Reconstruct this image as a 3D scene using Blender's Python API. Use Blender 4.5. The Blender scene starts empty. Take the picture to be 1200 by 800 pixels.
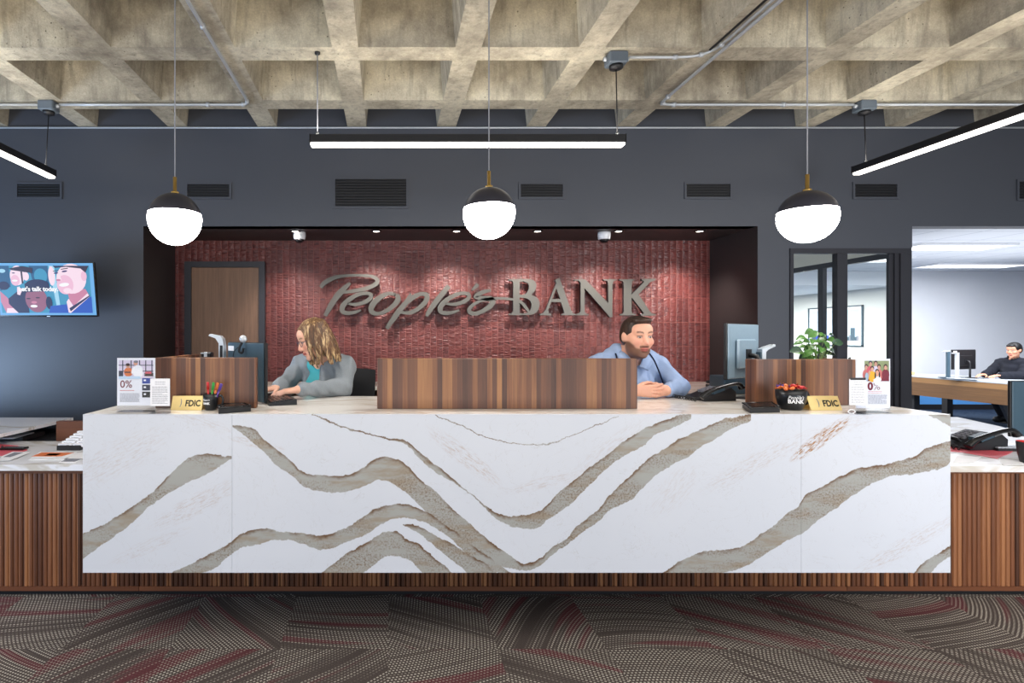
import bpy, math, random
import numpy as np
from mathutils import Vector, Matrix, Euler
random.seed(7)
PI = math.pi
F, CX, CY, H = 640.0, 455.0, 394.0, 1.43
UPM, UPS = 8, 11
def px(u, v, d):                      # a point of the place seen at (u, v), d metres in front of the camera
    return Vector(((u-CX)/F*d, d, H+(CY-v)/F*d))
def X(u, d): return (u-CX)/F*d
def Z(v, d): return H+(CY-v)/F*d
COL = bpy.context.scene.collection

# ------------------------------------------------------------------ materials
def srgb(r, g, b):
    f = lambda c: (c/255/12.92) if c/255 <= .04045 else ((c/255+.055)/1.055)**2.4
    return (f(r), f(g), f(b), 1)
class NT:
    def __init__(s, name):
        s.m = bpy.data.materials.new(name); s.m.use_nodes = True
        s.t = s.m.node_tree; s.t.nodes.clear()
        s.out = s.t.nodes.new('ShaderNodeOutputMaterial')
        s.b = s.t.nodes.new('ShaderNodeBsdfPrincipled')
        s.t.links.new(s.b.outputs[0], s.out.inputs[0])
    def n(s, typ, **kw):
        x = s.t.nodes.new('ShaderNode'+typ)
        for k, v in kw.items(): setattr(x, k, v)
        return x
    def put(s, sock, v):
        if v is None: return
        if isinstance(v, bpy.types.NodeSocket): s.t.links.new(v, sock)
        else: sock.default_value = v
    def math(s, op, a, b=None, c=None, clamp=False):
        x = s.n('Math', operation=op, use_clamp=clamp)
        s.put(x.inputs[0], a)
        if b is not None: s.put(x.inputs[1], b)
        if c is not None: s.put(x.inputs[2], c)
        return x.outputs[0]
    def coord(s, kind='Object'): return s.n('TexCoord').outputs[kind]
    def sep(s, v):
        x = s.n('SeparateXYZ'); s.put(x.inputs[0], v); return x.outputs
    def comb(s, a, b, c):
        x = s.n('CombineXYZ'); s.put(x.inputs[0], a); s.put(x.inputs[1], b); s.put(x.inputs[2], c); return x.outputs[0]
    def mapping(s, v, scale=(1,1,1), rot=(0,0,0), loc=(0,0,0)):
        x = s.n('Mapping'); s.put(x.inputs[0], v)
        x.inputs['Scale'].default_value = scale; x.inputs['Rotation'].default_value = rot; x.inputs['Location'].default_value = loc
        return x.outputs[0]
    def noise(s, v, scale, detail=3, rough=.55, dist=0):
        x = s.n('TexNoise'); s.put(x.inputs['Vector'], v); x.inputs['Scale'].default_value = scale
        x.inputs['Detail'].default_value = detail; x.inputs['Roughness'].default_value = rough; x.inputs['Distortion'].default_value = dist
        return x.outputs['Fac']
    def white(s, v, dims='1D'):
        x = s.n('TexWhiteNoise', noise_dimensions=dims)
        s.put(x.inputs['W' if dims == '1D' else 'Vector'], v); return x.outputs['Value']
    def smooth(s, v, a, b):
        x = s.n('MapRange', interpolation_type='SMOOTHSTEP'); s.put(x.inputs[0], v)
        x.inputs[1].default_value = a; x.inputs[2].default_value = b; x.inputs[3].default_value = 0; x.inputs[4].default_value = 1
        return x.outputs[0]
    def ramp(s, v, stops):
        x = s.n('ValToRGB'); s.put(x.inputs[0], v); e = x.color_ramp.elements
        while len(e) < len(stops): e.new(.5)
        for i, (p, c) in enumerate(stops): e[i].position = p; e[i].color = c
        return x.outputs[0]
    def mix(s, f, a, b, mode='MIX'):
        x = s.n('Mix', data_type='RGBA', blend_type=mode); s.put(x.inputs[0], f); s.put(x.inputs[6], a); s.put(x.inputs[7], b)
        return x.outputs[2]
    def bump(s, h, strength=.3, dist=.01):
        x = s.n('Bump'); s.put(x.inputs['Height'], h); x.inputs['Strength'].default_value = strength
        x.inputs['Distance'].default_value = dist; s.t.links.new(x.outputs[0], s.b.inputs['Normal'])
    def set(s, color=None, rough=None, metal=None, emit=None, estr=None, spec=None, trans=None, coat=None):
        I = s.b.inputs
        s.put(I['Base Color'], color); s.put(I['Roughness'], rough); s.put(I['Metallic'], metal)
        s.put(I['Specular IOR Level'], spec); s.put(I['Transmission Weight'], trans); s.put(I['Coat Weight'], coat)
        if emit is not None: s.put(I['Emission Color'], emit); s.put(I['Emission Strength'], estr if estr is not None else 1)
        return s.m
def mat(name, rgb, rough=.5, metal=0, var=.06, vscale=60, spec=None, coat=None):
    t = NT(name); c = srgb(*rgb)
    nz = t.noise(t.coord(), vscale, 2)
    dark = tuple(x*(1-var) for x in c[:3])+(1,); light = tuple(min(1, x*(1+var)) for x in c[:3])+(1,)
    return t.set(t.mix(nz, dark, light), rough, metal, spec=spec, coat=coat)
def glow(name, rgb, strength, base=(.8,.8,.8,1)):
    t = NT(name); return t.set(base, .5, emit=srgb(*rgb), estr=strength)

M = {}
M['black'] = mat('satin_black', (24,24,27), .45)
M['black_gloss'] = mat('gloss_black', (18,18,21), .22)
M['frame'] = mat('black_aluminium', (52,52,58), .42, .3)
M['steel'] = mat('brushed_steel', (165,168,172), .35, .8)
M['conduit'] = mat('galvanised_steel', (190,195,200), .4, .35)
M['grey_box'] = mat('grey_box_paint', (95,105,115), .5)
M['brass'] = mat('brass', (214,176,98), .3, .8)
M['gold'] = mat('gold_plate', (235,208,140), .38, .25)
M['white'] = mat('white_plastic', (232,234,238), .4)
M['paper'] = mat('white_paper', (240,240,242), .6, var=.02)
M['card'] = mat('poster_white', (243,243,247), .55, var=.02)
M['ink'] = mat('grey_print', (128,130,140), .7)
M['ink_light'] = mat('light_grey_print', (188,190,198), .7)
M['red_ink'] = mat('dark_red_print', (120,20,45), .6)
M['black_ink'] = mat('black_print', (15,15,18), .6)
M['teal_dark'] = mat('dark_teal_plastic', (62,84,98), .38)
M['monitor_back'] = mat('blue_grey_plastic', (128,150,165), .35)
M['silver'] = mat('silver_plastic', (200,206,212), .35, .3)
M['red'] = mat('red_plastic', (196,40,42), .4)
M['coral'] = mat('coral_card', (222,96,108), .5)
M['orange'] = mat('orange_print', (226,120,60), .5)
M['green'] = mat('green_plastic', (50,150,60), .4)
M['purple'] = mat('purple_plastic', (90,60,150), .4)
M['blue'] = mat('blue_print', (40,70,160), .5)
M['navy'] = mat('navy_print', (38,44,70), .5)
M['skin_print'] = mat('tan_print', (214,160,135), .6)
M['yellow'] = mat('yellow_print', (240,176,30), .6)
M['maroon'] = mat('maroon_print', (130,30,50), .6)
M['letter'] = mat('pewter_metal', (84,82,76), .42, .35, vscale=9)
M['letter_side'] = mat('dark_letter_return', (34,32,36), .5)
M['vent'] = mat('vent_black', (22,24,29), .6)
M['mug'] = mat('black_ceramic', (22,24,28), .3)
M['cord'] = mat('grey_cable', (150,152,158), .5)
M['fabric_black'] = mat('black_fabric', (30,31,34), .9, vscale=300)
M['globe_cap'] = mat('gunmetal_cap', (62,62,72), .35, .35)
M['globe'] = glow('opal_globe_lit', (255,250,246), 40)
M['strip'] = glow('strip_diffuser_lit', (255,250,240), 4)
M['spot'] = glow('downlight_lit', (255,244,230), 8)
M['panel_lit'] = glow('ceiling_panel_lit', (250,252,255), 3.4)

def glass_mat(name, tint=(1,1,1,1), rough=.0):
    t = NT(name); t.t.nodes.remove(t.b)
    g = t.n('BsdfGlossy'); g.inputs['Roughness'].default_value = .02
    tr = t.n('BsdfTransparent'); tr.inputs[0].default_value = tint
    fr = t.n('Fresnel'); fr.inputs[0].default_value = 1.35; ge = t.n('NewGeometry')
    fac = t.math('MULTIPLY', fr.outputs[0], t.math('SUBTRACT', 1, ge.outputs['Backfacing']))
    mx = t.n('MixShader'); t.t.links.new(fac, mx.inputs[0]); t.t.links.new(tr.outputs[0], mx.inputs[1]); t.t.links.new(g.outputs[0], mx.inputs[2])
    t.t.links.new(mx.outputs[0], t.out.inputs[0]); return t.m
M['glass'] = glass_mat('clear_glass', (.97,.985,.98,1))
M['acrylic'] = glass_mat('clear_acrylic', (.95,.96,.98,1))

def wall_paint(name, rgb, rough=.45):
    t = NT(name); c = t.coord()
    n1 = t.noise(c, 1.3, 4); n2 = t.noise(c, 260, 2)
    a = srgb(*rgb); b = tuple(x*1.12 for x in a[:3])+(1,)
    t.bump(n2, .08, .002)
    return t.set(t.mix(n1, a, b), rough)
M['wall'] = wall_paint('slate_grey_paint', (68,71,79), .42)
M['recess'] = wall_paint('dark_bronze_paint', (47,42,42), .5)
M['white_wall'] = wall_paint('white_office_paint', (226,228,233), .6)
M['grey_wall'] = wall_paint('pale_grey_office_paint', (205,206,204), .6)
M['blue_lit_wall'] = wall_paint('painted_blue_light', (84,150,214), .5)  # cool light on the shaded lower office wall, put into the colour
M['cream'] = wall_paint('cream_soffit_paint', (225,222,210), .6)

def concrete():
    t = NT('board_marked_concrete'); c = t.coord()
    big = t.noise(c, 1.1, 5, .6, .4); mid = t.noise(c, 6, 6, .65); fine = t.noise(c, 90, 5, .7)
    streak = t.noise(t.mapping(c, (22,22,2.5)), 1, 4, .6)
    base = t.ramp(t.math('ADD', t.math('MULTIPLY', big, .55), t.math('MULTIPLY', mid, .45)),
                  [(.34, srgb(140,133,120)), (.46, srgb(186,177,158)), (.58, srgb(220,212,190)), (.72, srgb(232,226,208))])
    base = t.mix(t.math('MULTIPLY', t.smooth(streak, .45, .75), .45), base, srgb(112,106,98))
    base = t.mix(t.smooth(fine, .35, .7), t.mix(.22, base, srgb(82,74,64)), base)
    vo = t.n('TexVoronoi'); t.put(vo.inputs['Vector'], c); vo.inputs['Scale'].default_value = 26
    pit = t.math('MULTIPLY', t.smooth(vo.outputs['Distance'], .16, .05), t.smooth(t.noise(c, 3, 2), .5, .65))
    base = t.mix(t.math('MULTIPLY', pit, .75), base, srgb(58,50,42))
    t.bump(t.math('ADD', t.math('MULTIPLY', mid, 1.0), t.math('ADD', t.math('MULTIPLY', fine, .4), t.math('MULTIPLY', pit, -1))), .55, .02)
    return t.set(base, .9, spec=.2)
M['concrete'] = concrete()

def tiles(vx=.0613, vz=.2416):
    t = NT('crimson_glazed_tile'); s = t.sep(t.coord())
    u = t.math('DIVIDE', t.math('ADD', s[0], 10), vx); v = t.math('DIVIDE', t.math('ADD', s[2], .12), vz)
    fu, fv = t.math('FRACT', u), t.math('FRACT', v)
    du = t.math('ABSOLUTE', t.math('SUBTRACT', fu, .5)); dv = t.math('ABSOLUTE', t.math('SUBTRACT', fv, .5))
    g = t.math('MAXIMUM', t.smooth(du, .455, .485), t.smooth(dv, .488, .496))
    idv = t.comb(t.math('FLOOR', u), t.math('FLOOR', v), 0)
    rnd = t.white(idv, '3D')
    rip = t.noise(t.comb(t.math('MULTIPLY', s[0], 16), t.math('MULTIPLY', rnd, 7), t.math('MULTIPLY', s[2], 62)), 1, 2, .5, .6)
    colr = t.ramp(rnd, [(0, srgb(90,42,40)), (.5, srgb(100,47,44)), (1, srgb(112,54,50))])
    colr = t.mix(t.smooth(rip, .5, .28), colr, srgb(70,30,31))
    base = t.mix(g, colr, srgb(146,88,80))
    conv = t.math('SINE', t.math('MULTIPLY', fu, PI))
    h = t.math('ADD', t.math('MULTIPLY', conv, .3), t.math('MULTIPLY', rip, 1.3))
    h = t.math('MULTIPLY', h, t.math('SUBTRACT', 1, g))
    t.bump(h, .75, .012)
    return t.set(base, t.mix(g, (.36,.36,.36,1), (.8,.8,.8,1)))
M['tiles'] = tiles()

def wood(name, strip, cols, along='z', rnd_off=0, gloss=.42, mixstrip=1.0, cross='x'):
    t = NT(name); c = t.coord(); s = t.sep(c)
    ax = {'x': s[0], 'y': s[1], 'z': s[2]}
    xx = t.math('ADD', ax[cross], 40+rnd_off)
    if cross == 'x': xx = t.math('ADD', xx, s[1])
    uneven = t.noise(t.comb(t.math('MULTIPLY', xx, 3), 0, 0), 1, 1)
    cell = t.math('FLOOR', t.math('DIVIDE', t.math('ADD', xx, t.math('MULTIPLY', uneven, strip*.8*mixstrip)), strip))
    r = t.white(cell)
    sc = {'z': (38,38,1.6), 'x': (1.6,38,38), 'y': (38,1.6,38)}[along]
    off = t.comb(t.math('MULTIPLY', r, 13), t.math('MULTIPLY', r, 5), t.math('MULTIPLY', r, 31))
    va = t.n('VectorMath', operation='ADD'); t.put(va.inputs[0], t.mapping(c, sc)); t.put(va.inputs[1], off)
    g1 = t.noise(va.outputs[0], 1.0, 5, .6, .9); g2 = t.noise(va.outputs[0], 5.0, 3, .6)
    f = t.math('ADD', t.math('MULTIPLY', r, .55), t.math('ADD', t.math('MULTIPLY', g1, .38), t.math('MULTIPLY', g2, .14)))
    base = t.ramp(f, [(.18, srgb(*cols[0])), (.42, srgb(*cols[1])), (.62, srgb(*cols[2])), (.88, srgb(*cols[3]))])
    t.bump(g2, .12, .003)
    return t.set(base, gloss)
M['screen_wood'] = wood('striped_walnut', .024, [(62,38,30),(98,64,48),(124,80,54),(172,122,78)])
M['slat_wood'] = wood('oiled_walnut_slats', .0267, [(52,30,20),(94,56,36),(126,78,50),(174,118,76)], mixstrip=0)
M['rail_wood'] = wood('walnut_rail', .9, [(80,45,28),(108,64,40),(126,76,48),(146,94,60)], along='x', cross='y')
M['desk_wood'] = wood('brown_oak_laminate', .4, [(84,58,34),(112,80,48),(132,96,58),(152,114,72)], along='y', cross='z')
M['door_wood'] = wood('walnut_veneer', 9, [(112,82,62),(148,112,86),(174,134,104),(196,158,124)], mixstrip=0)

def marble_front():
    t = NT('veined_marble_front'); s = t.sep(t.coord('Object'))
    K = F/2.45
    U = t.math('ADD', t.math('MULTIPLY', s[0], K), CX)
    V = t.math('SUBTRACT', CY+H*K, t.math('MULTIPLY', s[2], K))
    c = t.comb(U, V, 0)
    w1 = t.math('MULTIPLY', t.math('SUBTRACT', t.noise(c, .13, 4, .7), .5), 6.5)
    w2 = t.math('MULTIPLY', t.math('SUBTRACT', t.noise(t.mapping(c, loc=(300,90,0)), .035, 3, .6), .5), 7)
    Vn = t.math('ADD', t.math('ADD', V, w1), w2)
    Un = t.math('DIVIDE', t.math('SUBTRACT', U, 97), 1017)
    def curve(pts):
        x = t.n('FloatCurve'); cv = x.mapping.curves[0]
        pts = sorted(set(pts))
        P = [((p-97)/1017, (v-470)/210) for p, v in pts]
        cv.points[0].location = P[0]; cv.points[1].location = P[-1]
        for q in P[1:-1]: cv.points.new(*q)
        x.mapping.update(); t.put(x.inputs['Value'], Un)
        return t.math('ADD', t.math('MULTIPLY', x.outputs[0], 210), 470)
    VE = [
     [(97,625,655),(110,619,645),(133,608,630),(160,590,607),(180,575,590),(200,555,576),(215,541,568),(230,534,561),(245,532,553),(260,534,544),(271.5,534,537)],
     [(272.5,498,500),(290,500,513),(310,515,530),(330,531,550),(342,541,557),(360,554,572),(380,557,577),(400,557,577),(420,550,572),(437,540,564),(445,535,562),(460,536,566),(470,540,572),(480,549,580),(500,568,600),(515,580,615),(530,596,628),(545,608,640),(560,622,652),(575,635,662),(590,645,664),(605,655,667),(615,660,668),(630,655,664),(645,643,652),(660,633,641),(680,613,625),(700,598,611),(715,580,598),(735,560,588),(755,541,570),(775,528,552),(800,512,538),(820,503,525),(845,492,510),(860,488,501),(880,485,492)],
     [(365,485,486.5),(390,494,496),(415,503,505),(450,512,514),(470,515,519),(490,529,536),(515,548,556),(537,566,568.5),(565,589,591.5),(580,600,607),(595,605,615),(610,604,619),(625,602,619),(640,592,610),(655,576,600),(670,565,590),(690,548,570),(712,533,548),(730,518,535),(750,505,525),(770,495,508),(790,488,500),(810,484,490)],
     [(200,671,673),(215,664,673),(240,652,670),(270,636,650),(290,622,640),(307,619,637),(330,623,633),(360,625,639),(377,627,644),(402,619,637),(427,605,627),(452,592,612),(472,590,607),(490,595,610),(515,610,622),(540,627,641),(565,647,662),(590,665,673),(600,672,674)],
     [(472,614,615.5),(490,617,625),(515,630,645),(540,642,664),(555,652,674),(577,667,676),(585,674,677)],
     [(375,671,680),(402,652,680),(427,637,669),(440,629,660),(460,622,651),(475,631,654),(490,637,666),(500,646,674),(525,667,680),(530,672,680)],
     [(770,675,676),(777,671,674),(802,655,674),(827,646,673),(860,643,668),(875,637,662),(900,620,647),(925,600,632),(938,591,626),(941,582,624),(962,571,607),(987,557,590),(1012,547,572),(1025,546,565),(1050,541,557),(1070,535,555),(1087,524,552),(1100,520,550),(1114,516,540)],
     [(1070,673,674),(1087,656,672),(1100,648,660),(1114,638,651)],
     [(1080,480,481),(1090,484,488),(1100,485,493),(1114,486,500)],
     [(510,485,486),(540,497.5,499),(565,510,511),(590,516.5,517.6),(615,520.5,521.5),(640,519.5,520.6),(665,511.5,512.4),(702,496,497),(725,487,488)],
    ]
    mask = None; tone = None; edge = None
    for i, ve in enumerate(VE):
        top = curve([(p, a) for p, a, b in ve]); bot = curve([(p, b) for p, a, b in ve])
        a = t.math('SUBTRACT', Vn, top); b = t.math('SUBTRACT', bot, Vn)
        d = t.math('MINIMUM', a, b)
        gate = t.math('MULTIPLY', t.math('GREATER_THAN', U, ve[0][0]), t.math('LESS_THAN', U, ve[-1][0]))
        m = t.math('MULTIPLY', t.smooth(d, -.4, .5), gate)
        e = t.math('MULTIPLY', t.math('SUBTRACT', 1, t.smooth(a, .3, 5.5)), m)
        mask = m if mask is None else t.math('MAXIMUM', mask, m)
        edge = e if edge is None else t.math('MAXIMUM', edge, e)
    # rust clouds: cx, cy, half length, half width, slope (deg, down-right positive), strength
    sp = None
    for (x0, y0, L, W, ang, st) in [(140,535,75,24,-28,.45),(232,590,70,14,-28,.7),(545,535,62,12,38,.8),(640,565,60,8,-14,.5),(712,530,70,16,-38,.4),(300,520,40,6,12,.7),
                                    (890,540,85,13,-28,.6),(962,514,46,9,-36,2.6),(985,500,50,10,-16,.5),(1060,640,85,12,-30,.6),(790,575,45,20,-50,.35),(175,640,60,10,-24,.4),(230,490,60,10,20,.4)]:
        ca, sa = math.cos(math.radians(ang)), math.sin(math.radians(ang))
        dx, dy = t.math('SUBTRACT', U, x0), t.math('SUBTRACT', V, y0)
        al = t.math('ADD', t.math('MULTIPLY', dx, ca), t.math('MULTIPLY', dy, sa))
        ac = t.math('SUBTRACT', t.math('MULTIPLY', dy, ca), t.math('MULTIPLY', dx, sa))
        r2 = t.math('ADD', t.math('POWER', t.math('DIVIDE', al, L), 2), t.math('POWER', t.math('DIVIDE', ac, W), 2))
        n = t.noise(t.comb(t.math('MULTIPLY', al, .08), t.math('MULTIPLY', ac, .42), x0), 1, 6, .85)
        k = t.math('MULTIPLY', t.math('MULTIPLY', t.smooth(r2, 1.1, .1), t.smooth(n, .47, .62)), st if st > 1 else st*.55)
        if x0 < 272 and x0 > 0: k = t.math('MULTIPLY', k, t.math('LESS_THAN', U, 272))
        sp = k if sp is None else t.math('MAXIMUM', sp, k)
    tan = t.noise(t.mapping(c, (.012,.045,1), loc=(3,8,0)), 1, 4, .7)
    grain = t.noise(c, .45, 3, .7)
    body = t.mix(t.math('MULTIPLY', t.smooth(tan, .46, .66), .65), srgb(162,163,160), srgb(146,128,104))
    body = t.mix(t.math('MULTIPLY', t.math('MULTIPLY', t.smooth(grain, .42, .7), t.smooth(t.noise(t.mapping(c, (.008,.03,1), loc=(9,2,0)), 1, 3), .42, .6)), .85), body, srgb(112,84,56))
    body = t.mix(t.math('MULTIPLY', edge, t.smooth(t.noise(c, .03, 3), .36, .6)), body, srgb(100,70,42))
    hair = t.noise(t.mapping(c, (.02,.02,1), rot=(0,0,.5)), 1, 6, .6, 1.5)
    hl = t.math('MULTIPLY', t.smooth(t.math('ABSOLUTE', t.math('SUBTRACT', hair, .52)), .0035, 0), .3)
    cloud = t.noise(c, .006, 3)
    base = t.mix(cloud, srgb(203,208,218), srgb(214,218,227))
    base = t.mix(hl, base, srgb(160,152,145))
    base = t.mix(t.math('MULTIPLY', sp, .95, clamp=True), base, srgb(160,112,62))
    base = t.mix(mask, base, body)
    return t.set(base, .3, spec=.35)
M['marble_front'] = marble_front()
def marble_top():
    t = NT('veined_marble_top'); c = t.coord()
    w = t.noise(t.mapping(c, (1.2,3.6,1)), 1, 4, .6, 1.2)
    v = t.smooth(t.math('ABSOLUTE', t.math('SUBTRACT', w, .5)), .05, .0)
    v2 = t.smooth(w, .58, .64)
    base = t.mix(t.math('MULTIPLY', v, .5), srgb(240,235,228), srgb(190,172,148))
    base = t.mix(t.math('MULTIPLY', v2, .4), base, srgb(206,198,184))
    return t.set(base, .16, spec=.5)
M['marble_top'] = marble_top()
M['marble_white'] = (lambda t: t.set(t.mix(t.smooth(t.noise(t.mapping(t.coord(), (1.5,4,3)), 1, 4, .6, 1), .52, .6), srgb(236,236,240), srgb(206,200,190)), .2))(NT('pale_marble'))

def carpet(name, c0, red=True):
    t = NT(name); s = t.sep(t.coord())
    T = .5
    tu, tv = t.math('DIVIDE', s[0], T), t.math('DIVIDE', s[1], T)
    idv = t.comb(t.math('FLOOR', tu), t.math('FLOOR', tv), 3)
    r = t.white(idv, '3D')
    lu, lv = t.math('SUBTRACT', t.math('FRACT', tu), .5), t.math('SUBTRACT', t.math('FRACT', tv), .5)
    # swooping thread rows: a wide warped field, its heading jumps from tile to tile
    ang = t.math('ADD', t.math('MULTIPLY', t.math('SUBTRACT', t.noise(t.comb(s[0], s[1], 0), .5, 0), .5), 1.2), t.math('MULTIPLY', t.math('SUBTRACT', r, .5), 2.2))
    ca, sa = t.math('COSINE', ang), t.math('SINE', ang)
    p = t.math('MULTIPLY', t.math('ADD', t.math('MULTIPLY', lu, ca), t.math('MULTIPLY', lv, sa)), T)
    q = t.math('MULTIPLY', t.math('SUBTRACT', t.math('MULTIPLY', lv, ca), t.math('MULTIPLY', lu, sa)), T)
    row = t.math('DIVIDE', q, .0155); cellp = t.math('ADD', t.math('DIVIDE', p, .0165), t.math('MULTIPLY', t.math('FLOOR', row), .37))
    fr = t.math('ABSOLUTE', t.math('SUBTRACT', t.math('FRACT', row), .5)); fp = t.math('ABSOLUTE', t.math('SUBTRACT', t.math('FRACT', cellp), .5))
    dot = t.math('MULTIPLY', t.smooth(fr, .27, .15), t.smooth(fp, .33, .2))
    rowr = t.white(t.comb(t.math('FLOOR', row), r, 0), '3D')
    dense = t.noise(t.comb(t.math('MULTIPLY', p, .6), t.math('MULTIPLY', q, 5), r), 1.6, 2)
    n2 = t.noise(t.comb(s[0], s[1], 0), 320, 2, .8)
    bright = t.math('MULTIPLY', t.smooth(t.math('ADD', dense, t.math('MULTIPLY', t.math('SUBTRACT', rowr, .5), .35)), .22, .6), .95)
    base = t.mix(t.smooth(n2, .3, .7), srgb(*c0[0]), srgb(*c0[1]))
    if red:
        rz = t.noise(t.comb(t.math('MULTIPLY', p, .5), t.math('MULTIPLY', q, 6), t.math('MULTIPLY', r, 9)), 1.5, 1)
        redm = t.math('MULTIPLY', t.smooth(rz, .55, .62), t.smooth(n2, .2, .6))
        base = t.mix(t.math('MULTIPLY', redm, .7), base, srgb(100,38,48))
        bright = t.math('MULTIPLY', bright, t.math('SUBTRACT', 1, t.math('MULTIPLY', redm, .6)))
    base = t.mix(t.math('MULTIPLY', dot, bright), base, srgb(*c0[2]))
    t.bump(t.math('ADD', dot, n2), .5, .004)
    return t.set(base, .95, spec=.1)
M['carpet'] = carpet('patterned_carpet', [(50,44,43),(94,84,79),(190,183,170)])
M['office_carpet'] = carpet('blue_office_carpet', [(36,48,66),(52,66,86),(84,100,120)], False)

# ------------------------------------------------------------------ meshes
class MB:
    def __init__(s): s.v=[]; s.f=[]; s.mi=[]; s.sm=[]; s.mats=[]
    def m(s, mt):
        mt = M[mt] if isinstance(mt, str) else mt
        if mt not in s.mats: s.mats.append(mt)
        return s.mats.index(mt)
    def add(s, vs, fs, mt, smooth=False, T=None):
        o = len(s.v); k = s.m(mt)
        for q in vs:
            q = Vector(q)
            s.v.append(T @ q if T is not None else q)
        for f in fs: s.f.append([o+i for i in f]); s.mi.append(k); s.sm.append(smooth)
        return s
    def box(s, lo, hi, mt, T=None, bev=0):
        x0,y0,z0 = lo; x1,y1,z1 = hi
        if x0>x1: x0,x1=x1,x0
        if y0>y1: y0,y1=y1,y0
        if z0>z1: z0,z1=z1,z0
        if bev:
            b = min(bev, (x1-x0)*.49, (y1-y0)*.49, (z1-z0)*.49)
            vs=[]; idx={}
            for i,(sx) in enumerate((0,1)):
                for j,sy in enumerate((0,1)):
                    for k,sz in enumerate((0,1)):
                        X_,Y_,Z_ = (x1 if sx else x0),(y1 if sy else y0),(z1 if sz else z0)
                        ix,iy,iz = (-b if sx else b),(-b if sy else b),(-b if sz else b)
                        for a,vv in enumerate(((X_,Y_+iy,Z_+iz),(X_+ix,Y_,Z_+iz),(X_+ix,Y_+iy,Z_))):
                            idx[(sx,sy,sz,a)] = len(vs); vs.append(vv)
            fs=[]
            for a in range(3):
                u,w = [(1,2),(0,2),(0,1)][a]
                for e in (0,1):
                    q=[]
                    for (p_,q_) in ((0,0),(1,0),(1,1),(0,1)):
                        key=[0,0,0]; key[a]=e; key[u]=p_; key[w]=q_; q.append(idx[(*key,a)])
                    fs.append(q)
            for a in range(3):              # edges parallel to a
                u,w = [(1,2),(0,2),(0,1)][a]
                for p_ in (0,1):
                    for q_ in (0,1):
                        k0=[0,0,0]; k1=[0,0,0]; k0[u]=k1[u]=p_; k0[w]=k1[w]=q_; k1[a]=1
                        fs.append([idx[(*k0,u)],idx[(*k1,u)],idx[(*k1,w)],idx[(*k0,w)]])
            for sx in (0,1):
                for sy in (0,1):
                    for sz in (0,1): fs.append([idx[(sx,sy,sz,a)] for a in range(3)])
            # orient outward
            cc = Vector(((x0+x1)/2,(y0+y1)/2,(z0+z1)/2)); out=[]
            for f in fs:
                P=[Vector(vs[i]) for i in f]; n=(P[1]-P[0]).cross(P[2]-P[0]); ctr=sum(P,Vector())/len(P)
                out.append(f if n.dot(ctr-cc)>0 else f[::-1])
            return s.add(vs,out,mt,False,T)
        vs=[(x0,y0,z0),(x1,y0,z0),(x1,y1,z0),(x0,y1,z0),(x0,y0,z1),(x1,y0,z1),(x1,y1,z1),(x0,y1,z1)]
        return s.add(vs,[(0,3,2,1),(4,5,6,7),(0,1,5,4),(1,2,6,5),(2,3,7,6),(3,0,4,7)],mt,False,T)
    def lathe(s, prof, mt, n=24, T=None, smooth=True, cap=True):
        vs=[]; fs=[]
        for r,z in prof:
            for i in range(n): a=2*PI*i/n; vs.append((r*math.cos(a), r*math.sin(a), z))
        for j in range(len(prof)-1):
            for i in range(n):
                k=(i+1)%n; fs.append((j*n+i, j*n+k, (j+1)*n+k, (j+1)*n+i))
        if cap:
            if prof[0][0]>1e-5: fs.append(tuple(range(n))[::-1])
            if prof[-1][0]>1e-5: fs.append(tuple((len(prof)-1)*n+i for i in range(n)))
        return s.add(vs,fs,mt,smooth,T)
    def cyl(s, p0, p1, r, mt, n=12, r1=None, smooth=True):
        p0,p1=Vector(p0),Vector(p1); d=p1-p0
        T=Matrix.Translation(p0)@d.to_track_quat('Z','Y').to_matrix().to_4x4()
        return s.lathe([(r,0),(r if r1 is None else r1,d.length)],mt,n,T,smooth)
    def tube(s, pts, r, mt, n=8, flat=1.0):
        pts=[Vector(p) for p in pts]; vs=[]; fs=[]; rr = r if isinstance(r,(list,tuple)) else [r]*len(pts)
        up=None
        for i,p in enumerate(pts):
            d=(pts[min(i+1,len(pts)-1)]-pts[max(i-1,0)]).normalized()
            if up is None: up = Vector((0,0,1)) if abs(d.z)<.9 else Vector((0,1,0))
            a=d.cross(up)
            if a.length<1e-4: a=d.orthogonal()
            a.normalize(); b=a.cross(d).normalized(); up=b
            for k in range(n):
                t=2*PI*k/n; vs.append(p+a*math.cos(t)*rr[i]+b*math.sin(t)*rr[i]*flat)
        for i in range(len(pts)-1):
            for k in range(n):
                l=(k+1)%n; fs.append((i*n+k,i*n+l,(i+1)*n+l,(i+1)*n+k))
        fs.append(tuple(range(n))[::-1]); fs.append(tuple((len(pts)-1)*n+k for k in range(n)))
        return s.add(vs,fs,mt,True)
    def ball(s, c, r, mt, n=16, T=None):
        r = (r,r,r) if not isinstance(r,(tuple,list)) else r
        L=Matrix.Translation(c)@Matrix.Diagonal((*r,1))
        if T is not None: L=T@L
        m=n//2; prof=[(math.sin(PI*i/m), -math.cos(PI*i/m)) for i in range(m+1)]
        prof[0]=(1e-4,-1); prof[-1]=(1e-4,1)
        return s.lathe(prof,mt,n,L)
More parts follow.
